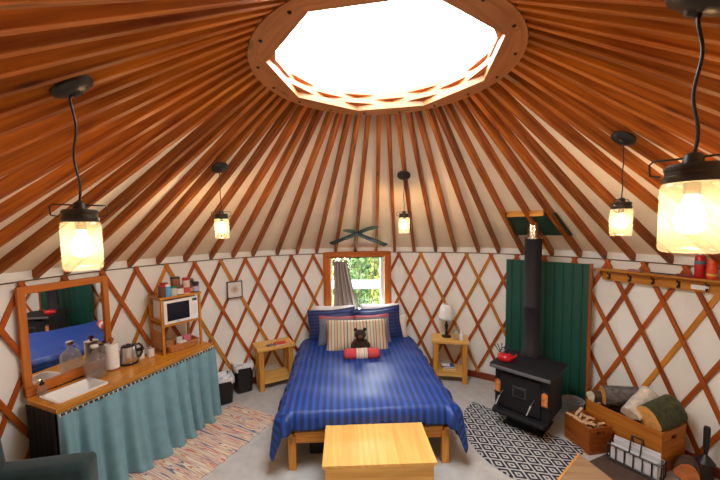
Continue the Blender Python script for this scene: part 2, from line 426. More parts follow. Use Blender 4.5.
# ------------------------------------------------------------------ window
WC = pol(wa, 3.10); wz = -wa
def wobj(b, name, m, parent=None, **k):
    o = b.build(name, m, parent, **k)
    if parent is None: o.location = WC; o.rotation_euler.z = wz
    return o
win = bpy.data.objects.new('window_1', None); col.objects.link(win); win.location = WC; win.rotation_euler.z = wz; struct(win)
b = MB()
b.box((-.475, 0, 1.30), (.085, .09, 1.24)); b.box((.485, 0, 1.30), (.085, .09, 1.24))
b.box((-.532, -.005, 1.25), (.035, .06, 1.34)); b.box((.53, -.005, 1.25), (.035, .06, 1.34))
b.box((.0, -.006, 1.883), (1.045, .09, .085)); b.box((.005, 0, .93), (1.05, .10, .06))
b.build('window_frame', M['frame'], win, bevel=.003)
b = MB()
b.box((-.420, .03, 1.39), (.02, .08, .86)); b.box((.405, .03, 1.39), (.055, .08, .86)); b.box((0, .03, .965), (.80, .08, .03)); b.box((0, .03, 1.835), (.80, .08, .012))
b.build('window_liner', M['white_pl'], win)
b = MB(); b.box((0, -.02, 1.835), (.86, .03, .022)); b.build('zipper_strip', M['black'], win)
b = MB(); b.box((0, .06, 1.39), (.80, .006, .86)); b.build('pane', glassy('window_glass', (.98, .99, .99), gl=.04), win)
# curtain tied to the left side of the window
b = MB(); rows = []; uv = []
for i in range(25):
    t = i/24; z = 1.775-t*.86
    xl = -.375-.01*t; xr = -.165+.19*t**1.1; row = []; ur = []
    for j in range(41):
        s_ = j/40; x = xl+(xr-xl)*s_
        row.append((x, -.045-.022*sin(s_*2*pi*5+.5*sin(t*3))*(1-.3*t)-.01*sin(s_*17), z)); ur.append((s_*.9, t))
    rows.append(row); uv.append(ur)
b.grid(rows, uv)
cloth = stripes('taupe_striped_curtain', .09, [(0, (.27, .22, .20)), (.28, (.50, .42, .35)), (.5, (.14, .14, .17)), (.62, (.44, .36, .30)), (.85, (.22, .19, .20))], axis=0, uv=True)
o = b.build('curtain', cloth, None, smooth='all'); o.location = WC; o.rotation_euler.z = wz
sm = o.modifiers.new('s', 'SOLIDIFY'); sm.thickness = .004
tag(o, 'grey and brown striped curtain drawn to the left of the window', 'curtain')
b = MB(); b.tube([(-.40, -.035, 1.785), (-.14, -.035, 1.785)], .008); o = b.build('curtain_rod', M['base']); o.location = WC; o.rotation_euler.z = wz
tag(o, 'short dark wooden rod above the striped curtain', 'curtain rod')
# ------------------------------------------------------------------ outside
b = MB(); b.box((0, 12, -.55), (40, 17, .1)); b_ = b.build('ground', leafmat('lawn_grass', (.05, .12, .015), (.10, .17, .03))); struct(b_)
def bush(x, y, r, h, n, m, label, z0=-.5, lsz=.11):
    t = thing('leafy_bush', label, 'bush', (x, y, z0), 0, 'bushes beyond the window')
    b = MB(); R = random.Random(int(x*100+y*10))
    for i in range(n):
        th = R.random()*2*pi; u = R.random()*2-1; q = (.45+.55*R.random()**.5)
        p = Vector((r*q*sqrt(1-u*u)*cos(th), r*q*sqrt(1-u*u)*sin(th), h*.5+h*.5*q*u))
        if p.z < .05: p.z = .05+R.random()*.2
        e = Euler((R.random()*6, R.random()*6, R.random()*6)).to_matrix(); s_ = lsz*(.6+.8*R.random())
        k = len(b.v)
        for q_ in ((-.5, 0, 0), (0, -.3, .05), (.5, 0, 0), (0, .3, .05)): b.v.append(tuple(p+e @ Vector(q_)*s_))
        b.quadface((k, k+1, k+2, k+3), [(0, 0)]*4)
    b.build('foliage', m, t)
    b = MB()
    for i in range(5):
        a = i*1.3; b.tube([(0.03*cos(a), .03*sin(a), 0), (r*.3*cos(a), r*.3*sin(a), h*.4), (r*.6*cos(a), r*.6*sin(a), h*.7)], [.025, .018, .008], 6)
    b.build('stem', mat('bark_'+str(int(abs(x)*10)), (.06, .04, .025), .8), t)
LG = leafmat('green_leaves', (.018, .048, .008), (.055, .088, .015)); LY = leafmat('yellow_green_leaves', (.06, .08, .012), (.13, .115, .018))
LD = leafmat('deep_green_leaves', (.012, .035, .008), (.04, .07, .015))
bush(-1.9, 8.2, 1.2, 3.0, 2600, LY, 'tall yellow-green bush seen at the left of the window pane, beyond the rail')
bush(-.55, 8.6, 1.1, 3.1, 2600, LY, 'yellow-green bush seen at the right of the window pane, beyond the rail')
bush(1.3, 9.3, 1.2, 3.0, 2000, LG, 'green bush rising behind the right window jamb')
bush(-3.9, 9.2, 1.2, 3.2, 1800, LG, 'green bush half hidden by the striped curtain')
bush(-.75, 7.1, .32, 2.5, 700, LD, 'dark drooping green plant at the top middle of the window pane', lsz=.13)
bush(-.5, 4.75, .45, .95, 900, LG, 'low green shrub below the white rail outside', lsz=.07)
bush(-1.5, 4.8, .5, .95, 900, LG, 'low green shrub outside behind the curtain hem', lsz=.07)
for i in range(5):
    bush(-7.8+i*3.9, 13.8, 1.75, 4.2, 2600, LD, 'distant tall green bush, '+['first', 'second', 'third', 'fourth', 'fifth'][i]+' from the left behind the others', lsz=.36)
rail = thing('deck_rail', 'white wooden rail running across the view outside the window', 'railing', (0, 5.6, -.5))
b = MB(); b.box((-.6, 0, 1.44), (7, .05, .20)); b.build('rail_board', mat('weathered_white_paint', (.20, .20, .20), .7), rail)
for x in (-3.9, -2.1, 1.4, 3.0):
    b = MB(); b.box((x, .06, .75), (.09, .07, 1.5)); b.build('post', M['white_pl'], rail)
# ------------------------------------------------------------------ green heat shield behind the stove
gs = thing('heat_shield', 'dark green corrugated metal sheet standing on the wall behind the stove', 'heat shield')
pA, pB = Vector((1.69, 2.50, 0)), Vector((2.41, 1.845, 0)); dd = (pB-pA).normalized(); nn = Vector((dd.y, -dd.x, 0)); nn = -nn if nn.dot(pA) > 0 else nn
LEN = (pB-pA).length
def shield(x0, x1):
    rows = []; xs = []; x = x0
    pat = [(0, 0), (.055, 0), (.065, .012), (.075, .012), (.085, 0), (.10, 0)]
    prof = []
    while x < x1-1e-6:
        for dx, h in pat:
            if x+dx <= x1: prof.append((x+dx, h))
        x += .10
    prof.append((x1, 0))
    for z in (.12, 1.0, 1.845):
        rows.append([tuple(pA+dd*px+nn*ph+Vector((0, 0, z))) for px, ph in prof])
    return MB().grid(rows)
for x0, x1 in ((0, .12), (.1215, LEN)):
    o = shield(x0, x1).build('metal_sheet', M['green'], gs); sm = o.modifiers.new('s', 'SOLIDIFY'); sm.thickness = .006
b = MB(); b.beam(tuple(pB+dd*.012+Vector((0, 0, .10))), tuple(pB+dd*.012+Vector((0, 0, 1.85))), .03, .03, upv=tuple(nn)); b.build('edge_batten', M['lattice'], gs)
b = MB()
for x in (.05, LEN-.28):
    b.beam(tuple(pA+dd*x-nn*.045+Vector((0, 0, 0))), tuple(pA+dd*x-nn*.045+Vector((0, 0, 1.80))), .03, .05, upv=tuple(nn))
b.build('support_post', M['lattice'], gs)
# roof flashing round the flue
PX, PY = 1.768, 1.855
fl = thing('flue_hatch', 'dark green roof panel with a wooden header where the flue passes through', 'flue hatch')
def cz(r, d=0): return HW+(R0-r)*SL+d
b = MB(); rows = []
for r in (2.37, 2.55, 2.77):
    rows.append([tuple(pol(rad(a), r, cz(r, .055))) for a in (37.4, 41, 45.5, 48.5, 51.0)])
b.grid(rows); o = b.build('flashing', mat('green_flashing', (.012, .05, .03), .6), fl); sm = o.modifiers.new('s', 'SOLIDIFY'); sm.thickness = .008
b = MB(); q0, q1 = pol(rad(38.3), 2.36, cz(2.36, .045)), pol(rad(48.0), 2.36, cz(2.36, .045)); b.beam(tuple(q0), tuple(q1), .03, .06); b.build('header', M['pine_deep'], fl)
# ------------------------------------------------------------------ stove
sa = atan2(-.66, .751)                                     # x axis of the stove (to the right, seen from its front)
SX = Vector((.752, -.66, 0)); SN = Vector((.66, .752, 0))
S0 = Vector((1.206, 1.618, 0))+SX*.325+SN*.0                # middle of the top's front edge
srz = atan2(SX.y, SX.x)
st = thing('wood_stove', 'black cast iron wood stove with amber side windows in front of the green metal sheet', 'stove', tuple(S0), srz)
b = MB(); b.prism([(-.325, 0), (.325, 0), (.335, .05), (.335, .55), (.28, .60), (-.28, .60), (-.335, .55), (-.335, .05)], .695, .722); b.build('top_plate', M['iron'], st, bevel=.004)
b = MB(); b.box((0, -.012, .706), (.63, .026, .034)); b.build('top_rail', M['iron_edge'], st, bevel=.006)
b = MB(); b.prism([(-.285, .06), (.285, .06), (.285, .54), (-.285, .54)], .20, .70); b.build('firebox', M['iron'], st, bevel=.012)
b = MB(); b.box((0, .31, .10), (.34, .34, .20)); b.box((0, .31, .012), (.42, .42, .024)); b.build('pedestal', M['iron'], st, bevel=.006)
b = MB(); b.prism([(-.29, .06), (-.27, -.05), (.27, -.05), (.29, .06)], .185, .225); b.build('ash_shelf', M['iron'], st, bevel=.008)
d_ = MB(); d_.box((0, .048, .44), (.42, .03, .40)); door = d_.build('door', M['iron'], st, bevel=.008)
b = MB(); b.box((.0, .026, .47), (.15, .018, .125)); b.build('door_panel', mat('raised_iron', (.035, .036, .04), .45), door, bevel=.008); b = MB(); b.box((.0, .014, .47), (.11, .01, .085)); b.build('door_inset', M['iron'], door, bevel=.006)
for s_ in (-1, 1):
    b = MB(); b.prism([(-.028, -.075), (.028, -.075), (.028, .055), (0, .08), (-.028, .055)], 0, .012, m=Matrix.Translation((s_*.246, .056, .47)) @ Matrix.Rotation(rad(90), 4, 'X'))
    b.build('side_window', mat('amber_glow_%s' % ('left' if s_ < 0 else 'right'), (.55, .17, .04), .4, noise=.5, nscale=30, emis=(1, .35, .1), es=.03), st)
    b = MB(); b.box((s_*.246, .050, .55), (.08, .012, .012)); b.box((s_*.246, .050, .385), (.08, .012, .012)); b.build('window_surround', M['iron'], st)
    b = MB(); x = -.205 if s_ < 0 else .125
    b.tube([(x+.03, .03, .44), (x+.02, -.02, .41), (x, -.035, .37)], .006, 8); b.tube([(x+.012, -.03, .40), (x-.022, -.05, .29)], .013, 8, mi=1)
    b.build('door_handle', [M['black'], M['chrome']], door, smooth=True)
    b = MB(); b.beam((s_*.16, .03, .60), (s_*.16+.03, .03, .50), .015, .012, upv=(0, 1, 0)); b.build('hinge_strap', M['iron'], door)
# flue pipe
fp = thing('flue_pipe', 'tall black round stovepipe rising from the stove to the roof', 'stovepipe', (PX, PY, .722))
b = MB(); b.lathe([(.115, 0), (.115, .05), (.098, .075), (.096, .15), (.092, .155), (.092, .60), (.095, .605), (.095, .625), (.092, .63), (.092, 1.405), (.094, 1.41), (.094, 1.425), (.075, 1.425)], n=32); b.build('pipe', M['iron'], fp, smooth=True)
b = MB(); b.lathe([(.090, 1.425), (.096, 1.43), (.096, 1.45), (.070, 1.455), (.068, 1.60), (.068, 1.85)], n=32); b.build('chrome_collar', M['chrome'], fp, smooth=True)
# kettle on the stove
kt = thing('kettle', 'small red enamel kettle with black handle on the stove top', 'kettle', (1.415, 1.70, .722), rad(-40))
b = MB(); b.lathe([(.058, 0), (.082, .012), (.092, .04), (.086, .066), (.060, .086), (.035, .093)], n=28); b.build('body', M['red'], kt, smooth=True)
b = MB(); b.lathe([(.036, .092), (.030, .10), (.012, .104), (.010, .112), (.014, .122), (.001, .126)], n=16); b.build('lid', M['black'], kt, smooth=True)
b = MB(); b.tube([(.07, 0, .045), (.11, 0, .07), (.125, 0, .10)], [.016, .011, .008], 10); b.build('spout', M['red'], kt, smooth=True)
b = MB(); b.tube([(.065*cos(pi*i/10), 0, .075+.085*sin(pi*i/10)) for i in range(11)], .005, 8); b.build('handle', M['black'], kt, smooth=True)
dk = thing('wire_ornament', 'black wrought wire ornament standing behind the red kettle', 'ornament', (1.36, 1.90, .722))
dk.location = (1.42, 1.82, .722)
b = MB()
for k in range(5):
    a = -1+.5*k; b.tube([(0, 0, .01), (.05*sin(a), .02, .07), (.10*sin(a), .03, .12+.03*cos(a)), (.12*sin(a)+.012, .03, .10+.04*cos(a))], .005, 6)
b.lathe([(.04, 0), (.04, .01), (.01, .014)], n=14); b.build('wire_frame', M['black'], dk, smooth=True)
# ------------------------------------------------------------------ bed
bz = rad(7.83); BU = Vector((cos(bz), sin(bz), 0)); BV = Vector((-sin(bz), cos(bz), 0))
B0 = Vector((-.1615, .798, 0))
def bp(u, v, z=0): return tuple(B0+BU*u+BV*v+Vector((0, 0, z)))
bed = thing('bed_frame', 'pine bed frame with square legs under the blue comforter', 'bed', tuple(B0), bz)
for x in (-.745, .745):
    for y in (.035, 1.98):
        b = MB(); b.box((x, y, .17), (.075, .07, .34)); b.build('leg', M['pine_deep'], bed, bevel=.004)
b = MB(); b.box((0, .035, .315), (1.45, .045, .11)); b.build('foot_rail', M['pine_deep'], bed, bevel=.004)
for x in (-.755, .755): MB().box((x, 1.0, .315), (.04, 2.0, .11)).build('side_rail', M['pine_deep'], bed, bevel=.004)
b = MB()
for i in range(14): b.box((0, .10+i*.142, .362), (1.46, .09, .02))
b.build('slats', M['pine_deep'], bed)
b = MB(); b.box((0, 1.01, .465), (1.49, 1.98, .18)); o = b.build('mattress', mat('white_ticking', (.6, .6, .6), .8), bevel=.04); o.location = B0; o.rotation_euler.z = bz
tag(o, 'mattress lying on the pine bed frame under the blue comforter', 'mattress')
b = MB(); b.prism([(-.30, -.16), (.30, -.16), (.30, .16), (-.30, .16)], 0, .20); b.box((0, 0, .21), (.63, .35, .025)); o = b.build('storage_box', M['blackpl'], bevel=.01); o.location = bp(-.30, .38); o.rotation_euler.z = bz
tag(o, 'black plastic storage box on the floor under the bed', 'box')
# comforter: a sheet folded over the mattress
def comforter():
    rows = []; uv = []; HX, HY0, HY1 = .755, -.005, 1.97; DS, DF = .47, .25; top = .592
    nu, nvv = 96, 96; R = random.Random(3)
    us = [-(HX+DS)+(2*(HX+DS))*i/nu for i in range(nu+1)]
    vs = [HY0-DF+(HY1-HY0+DF)*j/nvv for j in range(nvv+1)]
    for v in vs:
        row = []; ur = []
        for u in us:
            a = max(0, abs(u)-HX)*(1 if u > 0 else -1); c = max(0, HY0-v)
            cu = max(-HX, min(HX, u)); cv = max(HY0, v)
            l = hypot(a, c)
            # puff on top
            z = top+.022*(1-(abs(cu)/HX)**4)*(1-((cv-.98)/1.0)**8 if abs(cv-.98) < 1 else 0)+.006*sin(cu*9+1)*sin(cv*7)+.004*sin(cv*15+cu*4)
            x, y = cu, cv
            if cv > 1.55 and l == 0: z += .0
            if l > 0:
                dx, dy = (a/l, -c/l)
                # rounded shoulder then near vertical fall with folds
                th = min(l/.10, pi/2); sh = (.064+.03*(abs(a) > 0))*sin(th); fall = .064*(1-cos(th))+max(0, l-.10*pi/2)*.97
                s_ = (cv if abs(a) > 0 and c == 0 else (cu if a == 0 else (atan2(c, abs(a)))))
                fold = .022*sin((cv if c == 0 else cu)*21+1.3)*min(1, l/.25)+.012*sin((cv if c == 0 else cu)*47)*min(1, l/.25)
                flare = .14*max(0, l-.08)
                if c > 0 and abs(a) > 0: fold = .02*sin(atan2(c, abs(a))*6); flare = .16*max(0, l-.08)
                if c > 0 and a == 0: sh *= .6; fold *= .35; flare *= .3
                o_ = sh+flare+fold+.0
                x += dx*o_; y += dy*o_; z = z-fall
                z = max(z, .10 if (c > 0 and abs(a) > 0) else .14)
            row.append((x, y, z)); ur.append((u, v))
        rows.append(row); uv.append(ur)
    return MB().grid(rows, uv)
M['comf'] = stripes('blue_damask_stripe', .068, [(0, (.010, .062, .33)), (.36, (.010, .062, .33)), (.48, (.004, .027, .155)), (.90, (.004, .027, .155)), (1, (.010, .062, .33))], uv=True, rough=.5, sheen=.0, constant=False)
o = comforter().build('comforter', M['comf'], smooth='all'); o.location = B0; o.rotation_euler.z = bz
sm = o.modifiers.new('s', 'SOLIDIFY'); sm.thickness = .022; sm.offset = 1
tag(o, 'royal blue satin-striped comforter spread over the bed and hanging over its foot', 'comforter')
# pillows
def pillow(w_, h_, t_, sag=0.0, seed=1, flange=0):
    rows = []; n = 22; R = random.Random(seed); ph = R.random()*6
    b = MB(); uvs = []
    for side in (1, -1):
        rows = []; uv = []
        for j in range(n+1):
            row = []; ur = []
            for i in range(n+1):
                x = -1+2*i/n; y = -1+2*j/n
                if flange: xx = min(1, abs(x)/(1-flange)); yy = min(1, abs(y)/(1-flange*w_/h_))
                else: xx, yy = abs(x), abs(y)
                th = ((1-xx**3)*(1-yy**3))**.55*t_/2+.003
                px = x*w_/2*(1-.05*(1-abs(y))**1*(abs(x)**4)*1.2+.0); pz = y*h_/2*(1-.07*(1-abs(x))*(abs(y)**4))
                pz -= sag*cos(x*pi/2)*.5*(1 if y > 0 else .0)
                row.append((px, side*th+.006*sin(px*20+ph)*sin(pz*16), pz+h_/2)); ur.append((px, pz))
            rows.append(row); uv.append(ur)
        b.grid(rows, uv, flip=(side < 0) ^ True)
    return b
def place_pillow(name, w_, h_, t_, m, u, v, z, tilt, label, rzo=0, rolla=0, sag=0, seed=1, flange=0, group=None):
    o = pillow(w_, h_, t_, sag, seed, flange).build(name, m, smooth='all')
    o.location = bp(u, v, z); o.rotation_euler = Euler((-tilt, rolla, bz+rzo), 'XYZ'); tag(o, label, 'pillow', group); return o
sham = stripes('navy_sham_stripe', .05, [(0, (.010, .035, .19)), (.5, (.003, .012, .075)), (.99, (.010, .035, .19))], axis=2, rough=.5, sheen=.2)
cream = mat('cream_cotton', (.72, .64, .52), .85)
white_p = mat('white_cotton', (.78, .78, .78), .85)
TZ = .607
place_pillow('pillow', .66, .45, .16, white_p, -.34, 2.01, TZ+.05, rad(14), 'white pillow peeking out behind the left navy sham', seed=11)
place_pillow('pillow', .66, .45, .16, white_p, .38, 2.01, TZ+.06, rad(14), 'white pillow behind the right navy sham', seed=12)
place_pillow('pillow', .40, .36, .14, cream, .57, 1.93, TZ-.01, rad(14), 'cream pillow sticking out beyond the right end of the pillow row', rzo=-.1, seed=13)
place_pillow('pillow_sham', .74, .52, .17, sham, -.375, 1.86, TZ-.03, rad(17), 'navy striped pillow sham at the back left of the pillow row', sag=.02, seed=2, flange=.08, rolla=rad(-3))
place_pillow('pillow_sham', .72, .51, .17, sham, .335, 1.84, TZ-.01, rad(17), 'navy striped pillow sham at the back right of the pillow row', sag=.02, seed=3, flange=.08, rolla=rad(-4.5))
def flapmat(name):
    m, nt, b = newmat(name); N = nt.nodes; L = nt.links
    t = N.new('ShaderNodeTexCoord'); s_ = N.new('ShaderNodeSeparateXYZ'); L.new(t.outputs['Object'], s_.inputs[0])
    cr = N.new('ShaderNodeValToRGB'); cr.color_ramp.interpolation = 'CONSTANT'; e = cr.color_ramp.elements
    while len(e) < 4: e.new(.5)
    for i, (p, c) in enumerate([(0, (.13, .16, .21)), (.30, (.17, .19, .23)), (.385, (.36, .08, .09)), (.455, (.10, .12, .20))]): e[i].position = p; e[i].color = (*c, 1)
    L.new(s_.outputs[2], cr.inputs[0]); L.new(cr.outputs[0], b.inputs['Base Color']); b.inputs['Roughness'].default_value = .85; return m
fm = flapmat('grey_pillow_with_red_band')
place_pillow('throw_pillow', .52, .44, .13, fm, -.33, 1.63, TZ, rad(23), 'grey pillow with a red band across its top, left of the pair', sag=.01, seed=4, rolla=rad(2))
place_pillow('throw_pillow', .52, .44, .13, fm, .22, 1.65, TZ, rad(23), 'grey pillow with a red band across its top, right of the pair', sag=.01, seed=5, rolla=rad(-2))
awn = stripes('multicolour_ticking', .27, [(0, (.55, .46, .29)), (.14, (.30, .24, .18)), (.19, (.60, .52, .35)), (.30, (.38, .09, .09)), (.35, (.56, .45, .30)), (.47, (.13, .16, .17)), (.53, (.58, .50, .34)), (.66, (.44, .20, .13)), (.70, (.60, .52, .36)), (.82, (.22, .25, .20)), (.87, (.56, .47, .31)), (.95, (.40, .12, .10))], axis=0, rough=.85)
tk = place_pillow('throw_pillow', .86, .45, .16, awn, -.03, 1.40, TZ-.005, rad(27), 'large tan pillow with thin multicolour stripes at the front of the pillow row', seed=6)
b = MB(); pw, phh = .40, .22
b.tube([(x, 0, z+.22) for x, z in [(-.425, -.215), (0, -.205), (.425, -.215), (.415, 0), (.425, .22), (0, .208), (-.425, .22), (-.415, 0)]], .007, 6, closed=True)
b.build('piping', mat('red_piping', (.42, .06, .06), .7), tk, smooth=True)
# bolster
bl = thing('bolster', 'red neck roll pillow with a cream striped middle in front of the teddy bear', 'pillow', bp(.01, 1.13, TZ+.075), bz)
b = MB(); b.tube([(x, 0, 0) for x in (-.235, -.225, -.20, -.10, -.07)], [.03, .055, .07, .073, .073], 24); coral = mat('coral_red_cloth', (.55, .055, .06), .8); b.build('end_cover', coral, bl, smooth='all'); b = MB(); b.tube([(x, 0, 0) for x in (.07, .10, .20, .225, .235)], [.073, .073, .07, .055, .03], 24); b.build('end_cover', coral, bl, smooth='all')
b = MB(); b.tube([(x, 0, 0) for x in (-.071, 0, .071)], [.075, .076, .075], 24, caps=False)
b.build('striped_band', stripes('cream_band', .07, [(0, (.72, .60, .48)), (.35, (.35, .33, .27)), (.5, (.75, .66, .50)), (.75, (.50, .38, .32)), (.85, (.72, .60, .48))], axis=0), bl, smooth='all')
# teddy bear
tb = thing('teddy_bear', 'small dark brown teddy bear sitting against the striped pillow', 'teddy bear', bp(.00, 1.27, TZ+.005), bz); tb.scale = (1.22,)*3
fur = mat('dark_brown_fur', (.035, .016, .010), .95, noise=.4, nscale=60, bump=.8)
b = MB(); b.ball((0, 0, .13), .062, sc_=(1, .85, 1.25)); b.ball((0, -.015, .235), .058, sc_=(1.1, .95, .95))
for s_ in (-1, 1):
    b.ball((s_*.050, 0, .285), .021, 10, sc_=(1, .6, 1))
    b.tube([(s_*.045, -.01, .17), (s_*.085, -.04, .13), (s_*.085, -.06, .09)], [.024, .022, .024], 10)
    b.tube([(s_*.04, -.03, .10), (s_*.085, -.06, .075), (s_*.12, -.085, .085)], [.032, .028, .030], 10)
b.build('body', fur, tb, smooth='all')
b = MB(); b.ball((0, -.07, .222), .026, 12, sc_=(1.1, .8, .85)); mz = b.build('muzzle', mat('brown_muzzle', (.10, .045, .025), .9), tb, smooth='all')
for x in (-.022, .022): MB().ball((x, -.067, .25), .006, 8).build('eye', M['black'], tb, smooth='all')
# ------------------------------------------------------------------ chest at the foot of the bed
ch = thing('wooden_chest', 'pale golden wooden chest at the foot of the bed', 'chest', (-.0835, .4605, 0), rad(6.9))
b = MB()
for i, (y0, y1) in enumerate(((-.262, -.13), (-.13, .0), (.0, .13), (.13, .262))): pass
for i in range(6):
    x0 = -.45+i*.15; b.box((x0+.075, 0, .467), (.1502, .535, .026), along=1)
b.build('lid', M['chest'], ch, bevel=.0)
b = MB(); b.box((0, -.235, .2275), (.86, .022, .455)); b.box((0, .235, .2275), (.86, .022, .455)); b.box((-.419, 0, .2275), (.022, .448, .455)); b.box((.419, 0, .2275), (.022, .448, .455)); b.box((0, 0, .03), (.82, .45, .02)); b.build('body', M['pine'], ch, bevel=.003)
# ------------------------------------------------------------------ nightstands
def nightstand(loc, rz, wd, dp, h, label, name='nightstand'):
    t = thing(name, label, 'nightstand', loc, rz)
    b = MB()
    for i in range(3): b.box((0, (i-1)*dp/3, h-.0225), (wd, dp/3+.0005, .045))
    b.build('top', M['pine'], t, bevel=.006)
    for x in (-1, 1):
        for y in (-1, 1):
            b = MB(); b.box((x*(wd/2-.06), y*(dp/2-.055), (h-.045)/2), (.07, .07, h-.045)); b.build('leg', M['pine_deep'] if y < 0 else M['pine'], t, bevel=.004)
    b = MB(); b.box((0, 0, .165), (wd-.14, dp-.06, .028)); b.build('shelf', M['pine'], t, bevel=.003)
    b = MB(); b.box((0, -(dp/2-.05), .125), (wd-.19, .028, .055)); b.build('shelf_rail', M['pine'], t)
    return t
# front edge midpoints from the photo
ndir = Vector((.47, .31, 0)).normalized(); nl = atan2(ndir.y, ndir.x)
NLc = Vector((-1.774, 2.118, 0))+ndir*.265+Vector((-ndir.y, ndir.x, 0))*.165
nightstand(tuple(NLc), nl, .55, .33, .63, 'pine nightstand on the left side of the bed')
ndr = atan2(-.061, .515)
nd = Vector((cos(ndr), sin(ndr), 0)); NRc = Vector((.684, 2.585, 0))+nd*.262+Vector((-nd.y, nd.x, 0))*.18
nightstand(tuple(NRc), ndr, .53, .35, .64, 'pine nightstand on the right side of the bed')
def book(loc, rz, size, m, label, tilt=0, spine=None):
    t = thing('book', label, 'book', loc, rz)
    w_, d_, h_ = size
    b = MB(); b.box((0, 0, .0015), (w_, d_, .003)); b.box((0, 0, h_-.0015), (w_, d_, .003)); b.box((-w_/2+.0015, 0, h_/2), (.003, d_, h_)); b.build('cover', m, t)
    b = MB(); b.box((.002, 0, h_/2), (w_-.008, d_-.008, h_-.006)); b.build('pages', M['paper'], t)
    return t
redbk = mat('red_cover', (.62, .05, .03), .4); grybk = mat('grey_cover', (.12, .13, .16), .5)
book((-1.535, 2.36, .631), rad(30), (.17, .13, .022), redbk, 'red covered book lying on the left nightstand')
book((-1.66, 2.295, .631), rad(58), (.10, .07, .012), grybk, 'small dark grey booklet beside the red book on the left nightstand')
book((.945, 2.70, .180), rad(-4), (.20, .14, .022), mat('yellow_cover', (.70, .42, .05), .5), 'yellow edged book at the bottom of the pile in the right nightstand')
book((.935, 2.71, .203), rad(6), (.18, .13, .020), mat('blue_cover', (.03, .09, .35), .5), 'blue book on top of the pile in the right nightstand')
o = MB().box((0, 0, .006), (.12, .09, .008)).build('folded_cloth', M['paper']); o.location = (.90, 2.70, .2235); tag(o, 'crumpled white tissue on the blue book in the right nightstand', 'tissue')
# table lamp
lp = thing('table_lamp', 'small lamp with black turned base and white shade on the right nightstand', 'lamp', (.925, 2.775, .64)); lp.scale = (1.10, 1.10, 1.07)
b = MB(); b.lathe([(.065, 0), (.066, .012), (.03, .022), (.016, .035), (.022, .06), (.014, .08), (.018, .12), (.026, .16), (.016, .19), (.012, .21), (.012, .27), (.014, .275)], n=20); b.build('base', M['black'], lp, smooth=True)
b = MB(); b.lathe([(.105, .255), (.104, .29), (.098, .36), (.085, .425), (.062, .465), (.05, .47), (.05, .468), (.083, .42), (.096, .36), (.102, .29), (.103, .255)], n=32)
b.v = b.v; o = b.build('lamp_shade', mat('white_shade_cloth', (.80, .78, .72), .9), lp, smooth='all')
vs = thing('water_carafe', 'clear glass carafe beside the lamp on the right nightstand', 'carafe', (1.055, 2.66, .64)); vs.scale = (1.2,)*3
jg = glassy('clear_jar_glass', (.92, .93, .93), body=(.80, .80, .78), bodyf=.16)
b = MB(); b.lathe([(.042, 0), (.045, .01), (.045, .10), (.030, .125), (.022, .14), (.024, .165)], n=20); b.build('bottle', jg, vs, smooth='all')
vs = thing('jar', 'small white jar at the front of the right nightstand', 'jar', (1.10, 2.60, .64)); vs.location = (1.115, 2.62, .64)
b = MB(); b.lathe([(.03, 0), (.032, .01), (.032, .09), (.02, .105)], n=18); b.build('body', M['white_pl'], vs, smooth='all')
b = MB(); b.lathe([(.022, .105), (.022, .13), (.001, .132)], n=18); b.build('lid', M['white'], vs, smooth='all')
# ------------------------------------------------------------------ counter with sink
CA = Vector((-2.627, .068, 0)); CB = Vector((-2.153, 1.599, 0)); CD = (CB-CA).normalized(); CN = Vector((-CD.y, CD.x, 0)); CL = (CB-CA).length
crz = atan2(CD.y, CD.x)                                   # local x along the counter, local y towards the wall
def cp(a, d, z=.91): return tuple(CA+CD*a+CN*d+Vector((0, 0, z)))
ct = thing('counter', 'long golden wood counter along the left wall', 'counter', tuple(CA), crz)
SKX0, SKX1, SKY0, SKY1 = .055, .43, .085, .36
b = MB(); zt = .895
b.box((SKX0/2, .225, zt), (SKX0, .45, .03), along=0); b.box(((SKX0+SKX1)/2, SKY0/2, zt), (SKX1-SKX0, SKY0, .03)); b.box(((SKX0+SKX1)/2, (SKY1+.45)/2, zt), (SKX1-SKX0, .45-SKY1, .03)); b.box(((SKX1+CL)/2, .225, zt), (CL-SKX1, .45, .03))
b.build('worktop', M['counter'], ct)
b = MB(); b.box((CL/2, -.004, .89), (CL, .012, .04)); b.box((-.004, .21, .89), (.012, .43, .04)); b.build('edge_strip', M['oakish'], ct)
for x in (.05, CL-.05):
    for y in (.05, .38):
        b = MB(); b.box((x, y, .44), (.05, .05, .88)); b.build('leg', M['oakish'], ct)
b = MB(); b.box((CL/2, .405, .45), (CL-.04, .012, .86)); b.build('back_panel', M['blackcloth'], ct)
sk = thing('sink', 'white rectangular sink set into the left end of the counter', 'sink', tuple(CA), crz)
b = MB()
cx, cy, hw, hd = (SKX0+SKX1)/2, (SKY0+SKY1)/2, (SKX1-SKX0)/2, (SKY1-SKY0)/2
def rr(hx, hy, z, k=.03, n=5):
    P = []
    for sx, sy, a0 in ((1, 1, 0), (-1, 1, 90), (-1, -1, 180), (1, -1, 270)):
        for i in range(n): 
            a = rad(a0+90*i/(n-1)); P.append((cx+sx*(hx-k)+k*cos(a), cy+sy*(hy-k)+k*sin(a), z))
    return P
b.grid([rr(hw+.012, hd+.012, .911), rr(hw+.012, hd+.012, .920), rr(hw-.008, hd-.008, .922), rr(hw-.015, hd-.015, .912), rr(hw-.03, hd-.03, .80), rr(hw-.08, hd-.08, .785), rr(.03, .03, .783, .02)], closed=True)
o = b.build('basin', M['white'], sk, smooth=True)
b = MB(); b.lathe([(.022, .784), (.022, .788), (.010, .789)], (cx, cy, 0), 16); b.build('drain', M['chrome'], sk)
